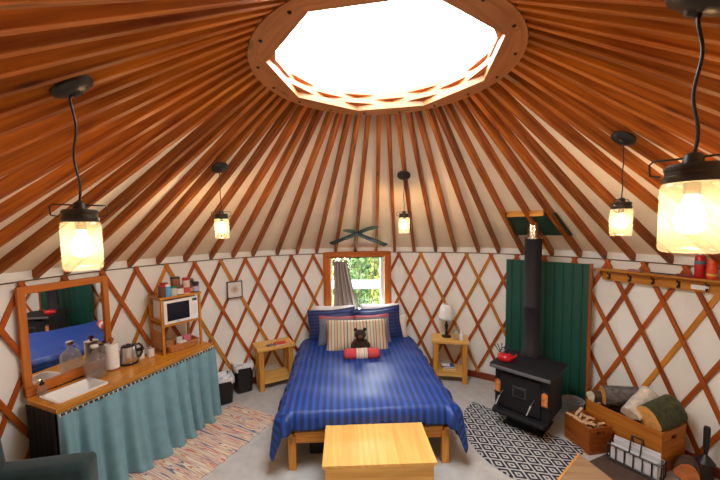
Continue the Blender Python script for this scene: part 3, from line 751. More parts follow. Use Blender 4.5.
# skirt
b = MB(); rows = []; uv = []
NZ, NX = 30, 260
def skirt(a, t):
    """a 0..1 along the front then t 0..1 down"""
    s_ = a*(CL+.02)
    amp = (.006+.046*t**.6); f_ = 1-2.2*(.5+.5*cos(s_*36+1.6*sin(s_*5)))**3.2+.35*sin(s_*17+1+t)+.15*sin(s_*71); f_ *= .8
    fl_ = t*t*(.0+.10*max(0, 1-abs(s_-.9)/.9))
    puddle = max(0, t-.93)*.9*(.5+.5*sin(s_*23))
    return Vector((s_-.01, -.022-fl_-amp*f_-puddle*.5-amp*.4, .872-t*.866))
for j in range(NZ+1):
    t = j/NZ; rows.append([tuple(skirt(i/NX, t)) for i in range(NX+1)])
b.grid(rows, flip=True); o = b.build('counter_skirt', M['skirt'], smooth='all'); o.location = CA; o.rotation_euler.z = crz
sm = o.modifiers.new('s', 'SOLIDIFY'); sm.thickness = .004
tag(o, 'dusty blue gathered cloth skirt hanging from the counter to the floor', 'curtain')
b = MB(); rows = []
for j in range(13):
    t = j/12; rows.append([(-.018-.012*sin(i*.9)*(.3+t), .01+i*.42/40, .872-t*.865) for i in range(41)])
b.grid(rows); o = b.build('side_curtain', M['blackcloth'], smooth='all'); o.location = CA; o.rotation_euler.z = crz
sm = o.modifiers.new('s', 'SOLIDIFY'); sm.thickness = .004
tag(o, 'black cloth closing the left end of the counter', 'curtain')
tr = thing('skirt_trim', 'row of dark and cream beads along the top of the blue counter skirt', 'trim', tuple(CA), crz)
b = MB(); i = 0; x = .0
while x < CL:
    b.box((x, -.034, .860), (.009, .010, .018), mi=i % 3); x += .0135; i += 1
b.build('beads', [mat('bead_cream', (.72, .62, .48), .6), mat('bead_maroon', (.10, .02, .02), .6), mat('bead_dark', (.03, .03, .035), .6)], tr)
# mirror
mn = Vector((.974, -.225, 0)); mu = Vector((.225, .974, 0))
m0 = Vector((-3.0, .59, 0)); mrz = atan2(mu.y, mu.x)
mr = thing('wall_mirror', 'tall mirror in a plain orange wood frame standing on the counter', 'mirror', tuple(m0), mrz)
tm = Matrix.Rotation(rad(-2.0), 4, 'X')
X0, X1, Z0, Z1 = -.385, .365, .912, 1.862
b = MB(); b.box(((X0+X1)/2, 0, Z1-.0325), (X1-X0, .035, .065)); b.box((X0+.0275, 0, (Z0+Z1)/2), (.055, .036, Z1-Z0-.01)); b.box((X1-.0275, 0, (Z0+Z1)/2), (.055, .036, Z1-Z0-.01)); b.box(((X0+X1)/2, -.004, Z0+.04), (X1-X0, .045, .08))
b.build('mirror_frame', M['mirror_frame'], mr, bevel=.003)
b = MB(); b.box(((X0+X1)/2, .004, (Z0+Z1)/2), (X1-X0-.08, .006, Z1-Z0-.12)); b.build('mirror_glass', M['mirror'], mr)
# soap dispenser
sd = thing('soap_dispenser', 'clear glass pump dispenser with a steel spout behind the sink', 'dispenser', cp(.085, .385), crz)
b = MB(); b.lathe([(.032, 0), (.034, .01), (.034, .075), (.020, .09), (.016, .095)], n=18); b.build('bottle', jg, sd, smooth='all')
b = MB(); b.lathe([(.018, .094), (.018, .115), (.006, .117), (.006, .14)], n=14); b.build('collar', M['black'], sd)
b = MB(); b.tube([(0, .005, .14), (-.03, .0, .145), (-.065, -.0, .135)], .009, 8); b.build('spout', M['chrome'], sd, smooth=True)
# glass jug
jl = thing('glass_jug', 'large clear glass water jug on the counter right of the sink', 'jug', cp(.485, .345), crz)
b = MB(); b.lathe([(.078, 0), (.086, .012), (.086, .165), (.080, .195), (.055, .225), (.026, .245), (.024, .285), (.030, .29), (.030, .305)], n=28); b.build('jug_body', glassy('jug_glass', (.90, .90, .90), body=(.70, .66, .63), bodyf=.30), jl, smooth='all')
b = MB(); b.tube([(0.02, 0, .275), (.06, 0, .27), (.075, 0, .23), (.06, 0, .215)], .007, 8); b.build('jug_handle', jg, jl, smooth='all')
b = MB(); b.lathe([(.033, .29), (.033, .315), (.028, .318)], n=20); b.build('cap', M['white_pl'], jl, smooth='all')
# paper towel
pt = thing('paper_towel_roll', 'white paper towel roll on an upright wooden holder on the counter', 'paper towel', cp(.665, .385), crz)
b = MB(); b.lathe([(.062, .012), (.062, .265), (.02, .265)], n=26); b.build('roll', M['paper'], pt, smooth=True)
b = MB(); b.lathe([(.075, 0), (.075, .012), (.012, .013), (.012, .29), (.022, .295), (.024, .31), (.012, .325)], n=20); b.build('holder', M['crate_dark'], pt, smooth=True)
# electric kettle
ek = thing('electric_kettle', 'brushed steel kettle with black handle and base on the counter', 'kettle', cp(.815, .36), crz+rad(-20))
b = MB(); b.lathe([(.078, .022), (.080, .03), (.075, .10), (.068, .175), (.064, .185)], n=28); b.build('body', M['steel'], ek, smooth=True)
b = MB(); b.lathe([(.085, 0), (.085, .02), (.078, .022)], n=28); b.build('power_base', M['blackpl'], ek, smooth=True); b = MB(); b.lathe([(.064, .185), (.060, .197), (.02, .203), (.012, .215), (.001, .217)], n=24); b.build('lid', M['blackpl'], ek, smooth=True)
b = MB(); b.tube([(.060, 0, .185), (.10, 0, .19), (.125, 0, .16), (.125, 0, .09), (.105, 0, .055), (.075, 0, .05)], .012, 8); b.build('handle', M['blackpl'], ek, smooth=True)
# canisters
KTOP = False
def can(name, label, loc, r, h, m, lidm, cat='canister', lh=.02, parts=True, band=None, group=None, lr=1.03):
    if KTOP: r *= 1.12; h *= 1.22
    t = thing(name, label, cat, loc, 0, group)
    b = MB(); b.lathe([(r*.96, 0), (r, .004), (r, h-lh), (r*.9, h-lh)], n=20)
    if band: 
        b.lathe([(r*1.01, h*band[0]), (r*1.012, h*band[0]+.001), (r*1.012, h*band[1]), (r*1.01, h*band[1]+.001)], n=20, mi=1)
    b.build('body', [m, band[2]] if band else m, t, smooth=True)
    b = MB(); b.lathe([(r*lr, h-lh), (r*lr, h-.003), (r*lr*.92, h), (.001, h)], n=20); b.build('lid', lidm, t, smooth=True)
    return t
can('canister', 'white ceramic canister right of the steel kettle', cp(.955, .375), .036, .115, M['white'], M['black'])
can('canister', 'white shaker with tapered body next to the cabinet on the counter', cp(1.04, .33), .036, .115, M['white_pl'], M['chrome'])
can('jar', 'black jar behind the two white canisters on the counter', cp(.90, .425), .040, .17, M['blackpl'], M['black'], cat='jar')
# ------------------------------------------------------------------ microwave cabinet
kA = Vector((-2.487, 1.166, .912)); kd = Vector((.530, .848, 0)); kn = Vector((-.848, .530, 0)); krz = atan2(kd.y, kd.x)
KW, KD, KH = .455, .33, .655
cb = thing('microwave_cabinet', 'open golden wood shelf unit standing on the counter', 'cabinet', tuple(kA), krz)
b = MB(); b.box((KW/2, KD/2, KH-.0125), (KW+.02, KD+.01, .025)); b.build('top', M['oakish'], cb, bevel=.003)
b = MB(); b.box((KW/2, KD/2, .325), (KW-.02, KD-.01, .02)); b.build('shelf', M['oakish'], cb)
for x in (.0125, KW-.0125):
    for y in (.0125, KD-.0125):
        b = MB(); b.box((x, y, (KH-.025)/2), (.025, .025, KH-.025)); b.build('post', M['oakish'], cb)
for c_, s_ in (((.0125, KD/2, .37), (.012, KD-.05, .03)), ((KW-.0125, KD/2, .37), (.012, KD-.05, .03)), ((.0125, KD/2, .15), (.012, KD-.05, .2))): MB().box(c_, s_).build('side_rail', M['oakish'], cb)
def kp(x, y, z): return tuple(kA+kd*x+kn*y+Vector((0, 0, z)))
mw = thing('microwave', 'white microwave oven with a black door window in the cabinet', 'microwave', kp(.028, .006, .3355), krz)
b = MB(); b.box((.198, .145, .138), (.398, .28, .272)); b.build('case', M['white'], mw, bevel=.006)
dd_ = MB(); dd_.box((.155, .002, .138), (.305, .008, .262)); dr = dd_.build('door', M['white'], mw, bevel=.003)
b = MB(); b.box((.160, -.004, .142), (.25, .006, .205)); b.build('door_window', M['darkglass'], dr)
b = MB(); b.box((.352, .001, .138), (.075, .006, .262)); cpn = b.build('control_panel', M['white_pl'], mw)
b = MB(); b.box((.352, -.003, .242), (.055, .004, .03)); b.build('display', mat('dark_green_display', (.01, .05, .02), .3), cpn)
b = MB()
for i in range(5):
    for j in range(3): b.box((.334+.018*j, -.003, .18-.024*i), (.012, .003, .014))
b.build('buttons', mat('pale_grey_keys', (.66, .66, .66), .5), cpn)
b = MB(); b.box((.15, -.004, .022), (.04, .003, .008)); b.build('badge', mat('grey_badge', (.25, .25, .27), .4), dr)
# basket under the microwave
bk = thing('wicker_basket', 'brown wicker tray basket on the lower cabinet shelf', 'basket', kp(.235, .10, .004), krz)
b = MB()
def rrect(hx, hy, z, k=.03, n=6):
    P = []
    for sx, sy, a0 in ((1, 1, 0), (-1, 1, 90), (-1, -1, 180), (1, -1, 270)):
        for i in range(n):
            a = rad(a0+90*i/(n-1)); P.append((sx*(hx-k)+k*cos(a), sy*(hy-k)+k*sin(a), z))
    return P
b.grid([rrect(.16, .09, .0), rrect(.185, .11, .075), rrect(.178, .103, .075), rrect(.155, .085, .008)], closed=True); b.prism([(-.15, -.08), (.15, -.08), (.15, .08), (-.15, .08)], .001, .008); b.build('woven_body', M['wick'], bk, smooth=True)
b = MB(); b.tube([(x, y, .078) for x, y, z in rrect(.182, .107, 0)], .008, 8, closed=True); b.build('rim', M['wick'], bk, smooth=True)
def packet(name, label, loc, rz, size, m, cat='packet', rx=0):
    b = MB(); b.box((0, 0, size[2]/2), size); o = b.build(name, m, bevel=min(size)*.2); o.location = loc; o.rotation_euler = (rx, 0, rz); return tag(o, label, cat)
packet('packet', 'white packet lying in the wicker basket', kp(.24, .08, .055), krz+.3, (.10, .06, .03), M['paper'])
packet('packet', 'pink packet standing at the back of the wicker basket', kp(.33, .13, .05), krz-.2, (.08, .03, .08), mat('pink_card', (.65, .16, .24), .6))
packet('packet', 'pale packet beside the pink one in the wicker basket', kp(.24, .145, .05), krz+.1, (.07, .03, .075), mat('pale_card', (.62, .60, .58), .6))
can('jar', 'black jar at the left end inside the cabinet', kp(.06, .12, .008)[:3], .03, .10, M['blackpl'], M['chrome'], cat='jar')
# jars and tins on top of the cabinet
kz = KH+.001
def kc(x, y, dz=0): return kp(x, y, kz+dz)
C = lambda n, *c: mat(n, c, .45)
brn = C('coffee_brown', .16, .06, .03); KTOP = True
can('jar', 'brown jar with a red lid at the left corner of the cabinet top', kc(.045, .05), .040, .115, brn, M['red'], cat='jar')
can('tin', 'light blue tin with a white lid at the front of the cabinet top', kc(.088, .035), .033, .115, C('sky_blue_label', .10, .38, .70), M['white_pl'], cat='tin')
can('jar', 'jar of brown spice with a red lid at the back of the cabinet top', kc(.10, .14), .038, .12, brn, M['red'], cat='jar')
can('jar', 'small white jar with a green lid at the front of the cabinet top', kc(.155, .03), .032, .09, C('pale_label', .60, .58, .48), C('green_lid', .02, .22, .08), cat='jar')
can('jar', 'short brown and white jar beside the green-lidded jar', kc(.225, .03), .038, .088, brn, C('rust_lid', .20, .04, .03), cat='jar', band=(.1, .7, C('white_label', .72, .70, .64)))
tj = can('jar', 'tall brown jar with dark lid standing behind the short jars', kc(.22, .12), .045, .165, C('rust_label', .30, .12, .06), C('dark_lid', .06, .045, .04), cat='jar', band=(.05, .3, C('cream_label', .68, .62, .52)))
rc = can('carton', 'tall white and red container with a red cap on the cabinet top', kc(.305, .04), .038, .155, C('pinkish_white', .72, .52, .44), M['red'], cat='container', lh=.03, lr=.9, band=(.08, .40, C('red_print', .60, .05, .04)))
can('jar', 'brown jar with a black lid right of the red-capped container', kc(.375, .08), .036, .115, brn, M['black'], cat='jar', band=(.1, .4, C('tan_label', .60, .40, .25)))
can('jar', 'squat dark jar with a pale label at the right end of the cabinet top', kc(.420, .04), .034, .10, C('dark_blue_jar', .03, .03, .07), M['black'], cat='jar', band=(.1, .6, C('lilac_label', .45, .42, .52)))
can('jar', 'olive lidded jar behind the dark jars at the right end of the cabinet top', kc(.40, .155), .045, .125, C('olive_jar', .10, .11, .05), C('olive_lid', .16, .18, .09), cat='jar')
# ------------------------------------------------------------------ framed picture
pa = rad(-43.6); pf = thing('framed_picture', 'small thin-framed pale picture hanging on the lattice wall', 'picture', tuple(pol(pa, R0-.055, 1.46)), -pa)
b = MB()
for c_, s_ in (((0, 0, .115), (.215, .02, .012)), ((0, 0, -.115), (.215, .02, .012)), ((-.102, 0, 0), (.012, .02, .23)), ((.102, 0, 0), (.012, .02, .23))): b.box(c_, s_)
b.build('picture_frame', M['bronze'], pf)
def drawing():
    m, nt, bb = newmat('faint_drawing'); N = nt.nodes; L = nt.links
    t = N.new('ShaderNodeTexCoord'); gr = N.new('ShaderNodeTexGradient'); gr.gradient_type = 'SPHERICAL'
    mp = N.new('ShaderNodeMapping'); mp.inputs['Scale'].default_value = (14, 0, 14); L.new(t.outputs['Object'], mp.inputs[0]); L.new(mp.outputs[0], gr.inputs[0])
    n_ = N.new('ShaderNodeTexNoise'); n_.inputs['Scale'].default_value = 60; L.new(t.outputs['Object'], n_.inputs[0])
    mu_ = N.new('ShaderNodeMath'); mu_.operation = 'MULTIPLY'; L.new(gr.outputs['Fac'], mu_.inputs[0]); L.new(n_.outputs[0], mu_.inputs[1])
    cr = N.new('ShaderNodeValToRGB'); cr.color_ramp.elements[0].color = (.76, .73, .66, 1); cr.color_ramp.elements[1].color = (.45, .25, .10, 1); cr.color_ramp.elements[1].position = .5
    L.new(mu_.outputs[0], cr.inputs[0]); L.new(cr.outputs[0], bb.inputs['Base Color']); return m
b = MB(); b.box((0, .002, 0), (.195, .008, .22)); b.build('print', drawing(), pf)
# ------------------------------------------------------------------ bins
def binb(loc, rz, w_, d_, h_, label):
    t = thing('waste_bin', label, 'bin', loc, rz)
    b = MB()
    def q(hx, hy, z, k=.05): return rrect(hx, hy, z, k)
    b.grid([q(w_/2*.86, d_/2*.86, 0), q(w_/2, d_/2, h_), q(w_/2-.008, d_/2-.008, h_), q(w_/2*.86-.008, d_/2*.86-.008, .01)], closed=True)
    b.v = [tuple(v) for v in b.v]; b.prism([(x*.8, y*.8) for x, y, z in q(w_/2, d_/2, 0)][::-1], .002, .012)
    b.build('bucket', M['blackpl'], t, smooth=True)
    b = MB(); R = random.Random(int(h_*1000))
    rows = []
    base_ = q(w_/2, d_/2, 0); n_ = len(base_)
    for k, (sc_, z) in enumerate(((1.03, h_-.06), (1.035, h_-.02), (1.03, h_+.008), (.96, h_+.010), (.90, h_-.03), (.7, h_-.05), (.2, h_-.045), (.02, h_-.05))):
        rows.append([(x*sc_+.006*sin(i*2.1), y*sc_+.006*cos(i*1.7), z+(.022*sin(i*1.9+k)+.012*sin(i*.8)) * (1.3 if k == 0 else .6)) for i, (x, y, _) in enumerate(base_)])
    b.grid(rows, closed=True, flip=False); b.build('liner', M['bag'], t, smooth='all')
    return t
bd = Vector((cos(rad(52)), sin(rad(52)), 0))
binb((-2.215, 1.90, 0), rad(36), .29, .30, .34, 'black waste bin with white liner nearest the blue counter skirt')
binb((-2.06, 2.235, 0), rad(36), .26, .28, .39, 'taller black waste bin with white liner, beside the left nightstand')
# ------------------------------------------------------------------ rugs
def ragmat():
    m, nt, bb = newmat('rag_rug_weave'); N = nt.nodes; L = nt.links
    t = N.new('ShaderNodeTexCoord'); mp = N.new('ShaderNodeMapping'); mp.inputs['Scale'].default_value = (1.1, 24, 1); L.new(t.outputs['Object'], mp.inputs[0])
    n1 = N.new('ShaderNodeTexNoise'); n1.inputs['Scale'].default_value = 1; n1.inputs['Detail'].default_value = 1; L.new(mp.outputs[0], n1.inputs[0])
    cr = N.new('ShaderNodeValToRGB'); cr.color_ramp.interpolation = 'CONSTANT'; e = cr.color_ramp.elements
    cs = [(0, (.10, .11, .20)), (.32, (.70, .60, .46)), (.39, (.62, .28, .12)), (.42, (.76, .66, .50)), (.48, (.16, .17, .26)), (.50, (.74, .52, .42)), (.55, (.55, .15, .13)), (.58, (.74, .58, .36)), (.62, (.34, .20, .28)), (.65, (.76, .66, .54)), (.72, (.60, .22, .16))]
    while len(e) < len(cs): e.new(.5)
    for i, (p, c) in enumerate(cs): e[i].position = p; e[i].color = (*c, 1)
    L.new(n1.outputs[0], cr.inputs[0]); L.new(cr.outputs[0], bb.inputs['Base Color']); bb.inputs['Roughness'].default_value = .95
    mp2 = N.new('ShaderNodeMapping'); mp2.inputs['Scale'].default_value = (25, 90, 1); L.new(t.outputs['Object'], mp2.inputs[0])
    n2 = N.new('ShaderNodeTexNoise'); n2.inputs['Scale'].default_value = 1; L.new(mp2.outputs[0], n2.inputs[0])
    bm = N.new('ShaderNodeBump'); bm.inputs['Strength'].default_value = .6; bm.inputs['Distance'].default_value = .01; L.new(n2.outputs[0], bm.inputs['Height']); L.new(bm.outputs[0], bb.inputs['Normal'])
    return m
b = MB(); rows = []
for zz, ins in ((.0005, 0), (.012, 0), (.014, .01)):
    P = []
    for s_ in range(60): P.append((-.38+ins+.012*sin(s_*1.1), -2.0+2.0*s_/59, zz))
    for s_ in range(60): P.append((.38-ins+.010*sin(s_*1.3+1), 0-2.0*s_/59, zz))
    rows.append(P)
b.grid(rows, closed=True, flip=True)
k = len(b.v); m_ = 120
b.quadface(tuple(2*m_+i for i in reversed(range(m_))), [(0, 0)]*m_)
o = b.build('rag_rug', ragmat()); o.location = (-1.665, 1.69, 0); o.rotation_euler.z = rad(-22)
tag(o, 'multicoloured striped rag rug on the floor in front of the counter', 'rug')
def diamat():
    m, nt, bb = newmat('diamond_rug'); N = nt.nodes; L = nt.links
    t = N.new('ShaderNodeTexCoord'); s_ = N.new('ShaderNodeSeparateXYZ'); L.new(t.outputs['Object'], s_.inputs[0])
    def math_(op, a, b_=None, c=None):
        x = N.new('ShaderNodeMath'); x.operation = op
        for i, v in enumerate((a, b_, c)):
            if v is None: continue
            if isinstance(v, (int, float)): x.inputs[i].default_value = v
            else: L.new(v, x.inputs[i])
        return x.outputs[0]
    P_, Q_ = .19, .145
    a = math_('ABSOLUTE', math_('SUBTRACT', math_('FRACT', math_('DIVIDE', s_.outputs[0], P_)), .5))
    c = math_('ABSOLUTE', math_('SUBTRACT', math_('FRACT', math_('DIVIDE', s_.outputs[1], Q_)), .5))
    d = math_('ADD', a, c)
    f_ = math_('FRACT', math_('ADD', math_('MULTIPLY', d, 3.0), .25))
    g = math_('GREATER_THAN', f_, .56)
    mx = N.new('ShaderNodeMix'); mx.data_type = 'RGBA'; mx.inputs[6].default_value = (.006, .010, .028, 1); mx.inputs[7].default_value = (.50, .50, .48, 1)
    L.new(g, mx.inputs[0]); L.new(mx.outputs[2], bb.inputs['Base Color']); bb.inputs['Roughness'].default_value = .95; return m
b = MB(); P = [(min(.30, .95*cos(-pi*i/48)), .95*sin(-pi*i/48)) for i in range(49)]; P = [q for j, q in enumerate(P) if q[0] < .2999]; P = [(.30, 0), (.30, P[0][1]+.05)]+P
b.prism(P[::-1], .0005, .012); o = b.build('hearth_rug', diamat()); o.location = (1.827, 1.403, 0); o.rotation_euler.z = rad(-44.2)
tag(o, 'round-edged black and white diamond patterned rug in front of the stove', 'rug')
b = MB(); b.prism([(-.25, -.45), (.25, -.45), (.25, .45), (-.25, .45)], .0005, .010); o = b.build('floor_mat', mat('dark_brown_mat', (.085, .05, .034), .8, noise=.2, nscale=30)); o.location = (2.20, .62, 0); o.rotation_euler.z = rad(28)
tag(o, 'plain dark brown mat on the floor in front of the magazine rack', 'mat')
# ------------------------------------------------------------------ triangular table at the lower right
tt = thing('corner_table', 'triangular wooden table top corner at the bottom right edge', 'table', (0, 0, 0))
b = MB(); TP = [(1.573, .467), (1.643+.02, .193-.03), (1.70, .02), (1.10, .02), (1.283-.0, .197)]
TP = [(1.573, .467), (1.66, .170), (1.255, .170)]
b.prism(TP[::-1] if False else [(1.255, .170), (1.66, .170), (1.573, .467)], .415, .450); b.build('table_top', wood('tan_wood', (.36, .23, .12), (.26, .15, .075), knots=.3), tt, bevel=.004)
b = MB(); b.beam((1.253, .165, .432), (1.575, .477, .432), .012, .04); b.build('gold_edge', M['pine_deep'], tt)
for x, y in ((1.32, .20), (1.61, .20), (1.555, .40)):
    b = MB(); b.box((x, y, .208), (.04, .04, .415)); b.build('leg', M['crate_dark'], tt)
# ------------------------------------------------------------------ crates of wood
def crate(name, label, o0, xdir, wd, dp, h, m, th=.018, name2='crate'):
    rz = atan2(xdir.y, xdir.x)
    t = thing(name, label, 'crate', tuple(o0), rz)
    b = MB(); b.box((wd/2, th/2, h/2), (wd, th, h)); b.build('front_panel', m, t, bevel=.002)
    b = MB(); b.box((wd/2, dp-th/2, h/2), (wd, th, h)); b.build('back_panel', m, t, bevel=.002)
    for x in (th/2, wd-th/2):
        b = MB(); zz = h*.80; hh = .022; hw_ = .045; D = dp-2*th
        b.box((x, dp/2, (zz-hh)/2), (th, D, zz-hh)); b.box((x, dp/2, (zz+hh+h)/2), (th, D, h-zz-hh))
        b.box((x, th+(D/2-hw_)/2, zz), (th, D/2-hw_, 2*hh)); b.box((x, dp-th-(D/2-hw_)/2, zz), (th, D/2-hw_, 2*hh))
        b.build('end_panel', m, t)
    b = MB(); b.box((wd/2, dp/2, .012), (wd-2*th, dp-2*th, .014)); b.build('bottom', m, t)
    return t
# log crate: corner under pixel (661,434): floor (2.50,.855)
LX = Vector((2.500-2.192, .862-1.465, 0)); LW = LX.length; LX.normalize(); LY = Vector((-LX.y, LX.x, 0))
L0 = Vector((2.192, 1.465, 0))
crate('log_crate', 'large orange wooden crate full of firewood logs by the lattice wall', L0, LX, LW, .40, .40, M['crate'])
KX = Vector((2.025-1.913, 1.103-1.392, 0)); KWd = KX.length; KX.normalize(); KY = Vector((-KX.y, KX.x, 0))
K0 = Vector((1.913, 1.392, 0))
KX = Vector((2.025-1.95, 1.103-1.41, 0)); KWd = KX.length; KX.normalize(); KY = Vector((-KX.y, KX.x, 0)); K0 = Vector((1.945, 1.41, 0))
crate('kindling_crate', 'smaller brown wooden crate filled with kindling beside the stove', K0, KX, KWd, .26, .27, M['crate_dark'])
# logs
def logm(name, c, c2): return mat(name, c, .9, noise=.45, nscale=25, bump=1.0)
def log(label, p, q, r, bark, endm, sq=1.0, split=False, seed=0):
    p, q = Vector(p), Vector(q); d = (q-p); L = d.length; rotm = d.to_track_quat('Z', 'Y').to_matrix()
    t = thing('firewood_log', label, 'log', tuple(p))
    R = random.Random(seed); n_ = 20
    rads = [r*(1+.10*sin(k*.9+seed)+.05*R.random()) for k in range(n_)]
    if split:
        rads = [rr_ if k < n_*.55 else rr_*(.45+.1*R.random()) for k, rr_ in enumerate(rads)]
    rows = []
    for i in range(7):
        z = L*i/6; rows.append([tuple(rotm @ Vector((rads[k]*(1+.03*sin(i*2+k))*cos(2*pi*k/n_), rads[k]*sq*sin(2*pi*k/n_), z))) for k in range(n_)])
    b = MB(); b.grid(rows, closed=True); b.build('bark', bark, t, smooth=True)
    k0 = [tuple(rotm @ Vector((rads[k]*.985*cos(2*pi*k/n_), rads[k]*sq*.985*sin(2*pi*k/n_), -.003))) for k in range(n_)]
    k1 = [tuple(rotm @ Vector((rads[k]*.985*cos(2*pi*k/n_), rads[k]*sq*.985*sin(2*pi*k/n_), L+.003))) for k in range(n_)]
    for kk in (k0[::-1], k1):
        b = MB(); b.v = kk; b.quadface(tuple(range(n_)), [(.3*cos(i), .3*sin(i)) for i in range(n_)]); b.build('cut_end', endm, t)
    return t
grey_bark = mat('grey_bark', (.12, .11, .10), .95, noise=.5, nscale=22, bump=1)
moss_bark = mat('mossy_bark', (.055, .06, .025), .95, noise=.5, nscale=22, bump=1)
brown_bark = mat('brown_bark', (.10, .055, .03), .95, noise=.5, nscale=22, bump=1)
end_or = mat('orange_end_grain', (.80, .40, .10), .8, noise=.2, nscale=25)
end_wh = mat('pale_end_grain', (.72, .62, .46), .8, noise=.15, nscale=25)
birch = mat('birch_face', (.66, .60, .50), .8, noise=.25, nscale=18)
def lpnt(x, y, z): return L0+LX*x+LY*y+Vector((0, 0, z))
log('grey-barked log with an orange cut end lying at the back left of the large crate', lpnt(.13, .07, .50), lpnt(.34, .30, .53), .098, grey_bark, end_or, seed=1)
log('small pale-ended log poking out at the left end of the large crate', lpnt(.035, .02, .445), lpnt(.12, .33, .42), .055, brown_bark, end_wh, seed=2)
log('mossy green-barked log with an orange cut end at the right of the large crate', lpnt(.54, .05, .46), lpnt(.60, .33, .54), .120, moss_bark, end_or, seed=3)
log('pale split birch log leaning in the middle of the large crate', lpnt(.40, .03, .42), lpnt(.40, .34, .58), .085, birch, end_wh, seed=4, split=True)
log('brown-barked log low in the middle of the large crate', lpnt(.12, .24, .27), lpnt(.55, .26, .27), .085, brown_bark, end_or, seed=5)
log('dark log lying low at the back of the large crate', lpnt(.10, .30, .13), lpnt(.6, .30, .13), .08, brown_bark, end_wh, seed=6)
log('dark log lying low at the front of the large crate', lpnt(.10, .10, .13), lpnt(.6, .12, .13), .08, brown_bark, end_wh, seed=7)
# kindling
def kpnt(x, y, z): return K0+KX*x+KY*y+Vector((0, 0, z))
R = random.Random(5)
KS = [((.02, -.01, .285), (.13, .10, .25), 'long pale kindling stick lying across the left rim of the small crate'), ((.06, .08, .27), (.09, .12, .36), 'kindling stick standing up at the left of the small crate'),
      ((.12, .05, .24), (.13, .09, .33), 'upright kindling stick in the middle of the small crate'), ((.17, .07, .26), (.20, .12, .33), 'slanting kindling stick at the back of the small crate'),
      ((.19, .03, .275), (.28, .10, .29), 'short kindling stick at the front right of the small crate'), ((.24, .06, .28), (.20, .15, .27), 'thick pale kindling piece at the right of the small crate'),
      ((.10, .02, .27), (.22, .06, .26), 'kindling stick lying along the front of the small crate'), ((.05, .15, .26), (.18, .19, .28), 'kindling stick at the back rim of the small crate'), ((.23, .18, .26), (.27, .22, .29), 'round-ended kindling piece at the back right corner of the small crate')]
for p, q, lb in KS:
    b = MB(); pp, qq = kpnt(*p), kpnt(*q); b.beam((0, 0, 0), tuple(qq-pp), .022+.008*R.random(), .016+.008*R.random(), upv=(.1, .3, 1)); o = b.build('kindling_stick', M['kindling'], bevel=.002); o.location = pp; tag(o, lb, 'kindling', 'kindling in the small crate')
b = MB()
for i in range(26):
    x, y = .03+.24*R.random(), .03+.19*R.random(); z = .03+.20*R.random(); a = R.random()*3
    p = kpnt(x, y, z); q = kpnt(min(.29, max(.03, x+.09*cos(a))), min(.22, max(.03, y+.09*sin(a))), min(.25, z+.03)); b.beam(tuple(p), tuple(q), .02, .018, upv=(.1, .2, 1))
o = b.build('kindling_pile', M['kindling']); tag(o, 'heap of split kindling filling the small crate', 'kindling', kind='stuff')
# tub
tu = thing('metal_tub', 'round galvanised metal tub behind the kindling crate', 'tub', (2.235, 1.79, 0))
b = MB(); b.lathe([(.095, 0), (.115, .21), (.120, .215), (.112, .215), (.093, .012), (.001, .012)], n=28); b.build('tub_body', M['galv'], tu, smooth=True)
b = MB(); b.tube([(.118*cos(2*pi*i/28), .118*sin(2*pi*i/28), .215) for i in range(28)], .005, 8, closed=True); b.build('rim', M['galv'], tu, smooth=True)
# magazine rack
RA, RB = Vector((2.125, 1.03, 0)), Vector((2.40, .685, 0)); RX = (RB-RA); RL = RX.length; RX.normalize(); RY = Vector((-RX.y, RX.x, 0)); rrz = atan2(RX.y, RX.x)
RA = Vector((2.165, 1.055, 0)); 
mg = thing('magazine_rack', 'black wire rack full of white magazines standing in front of the log crate', 'magazine rack', tuple(RA), rrz)
wz0, RWd, RD_, RH = .03, .40, .125, .17
b = MB()
for z in (.03, RH): b.tube([(0, 0, z), (RWd, 0, z), (RWd, RD_, z), (0, RD_, z)], .0065, 6, closed=True)
for i in range(7):
    x = RWd*i/6
    b.tube([(x, 0, RH), (x, 0, .03), (x, RD_, .03), (x, RD_, RH)], .006, 6)
b.tube([(0, RD_/2, RH), (0, RD_/2, .03)], .0045, 6); b.tube([(RWd, RD_/2, RH), (RWd, RD_/2, .03)], .0045, 6)
for x in (.02, RWd-.02):
    for y in (.01, RD_-.01): b.tube([(x, y, .03), (x, y, 0)], .007, 6)
b.build('wire_frame', M['black'], mg, smooth=True)
b = MB(); b.tube([(RWd*.42, 0, RH), (RWd*.42, RD_*.3, RH+.11), (RWd*.42, RD_*.5, RH+.14)], .006, 8); b.tube([(RWd*.62, RD_, RH), (RWd*.62, RD_*.7, RH+.11), (RWd*.62, RD_*.5, RH+.14)], .006, 8)
b.tube([(RWd*.40, RD_*.5, RH+.14), (RWd*.64, RD_*.5, RH+.14)], .008, 8); b.tube([(RWd*.42, RD_, RH), (RWd*.42, RD_*.7, RH+.11), (RWd*.42, RD_*.5, RH+.14)], .006, 8); b.tube([(RWd*.62, 0, RH), (RWd*.62, RD_*.3, RH+.11), (RWd*.62, RD_*.5, RH+.14)], .006, 8)
b.build('handle', M['black'], mg, smooth=True)
mtones = [(.74, .75, .78), (.58, .60, .64), (.80, .78, .74), (.40, .12, .10), (.70, .72, .76), (.30, .32, .36), (.76, .76, .76)]
mnames = ['white magazine at the front of the wire rack', 'pale grey magazine second from the front of the wire rack', 'cream magazine third from the front of the wire rack', 'magazine with a dull red cover in the middle of the wire rack', 'bluish white magazine third from the back of the wire rack', 'dark grey magazine second from the back of the wire rack', 'white magazine at the back of the wire rack']
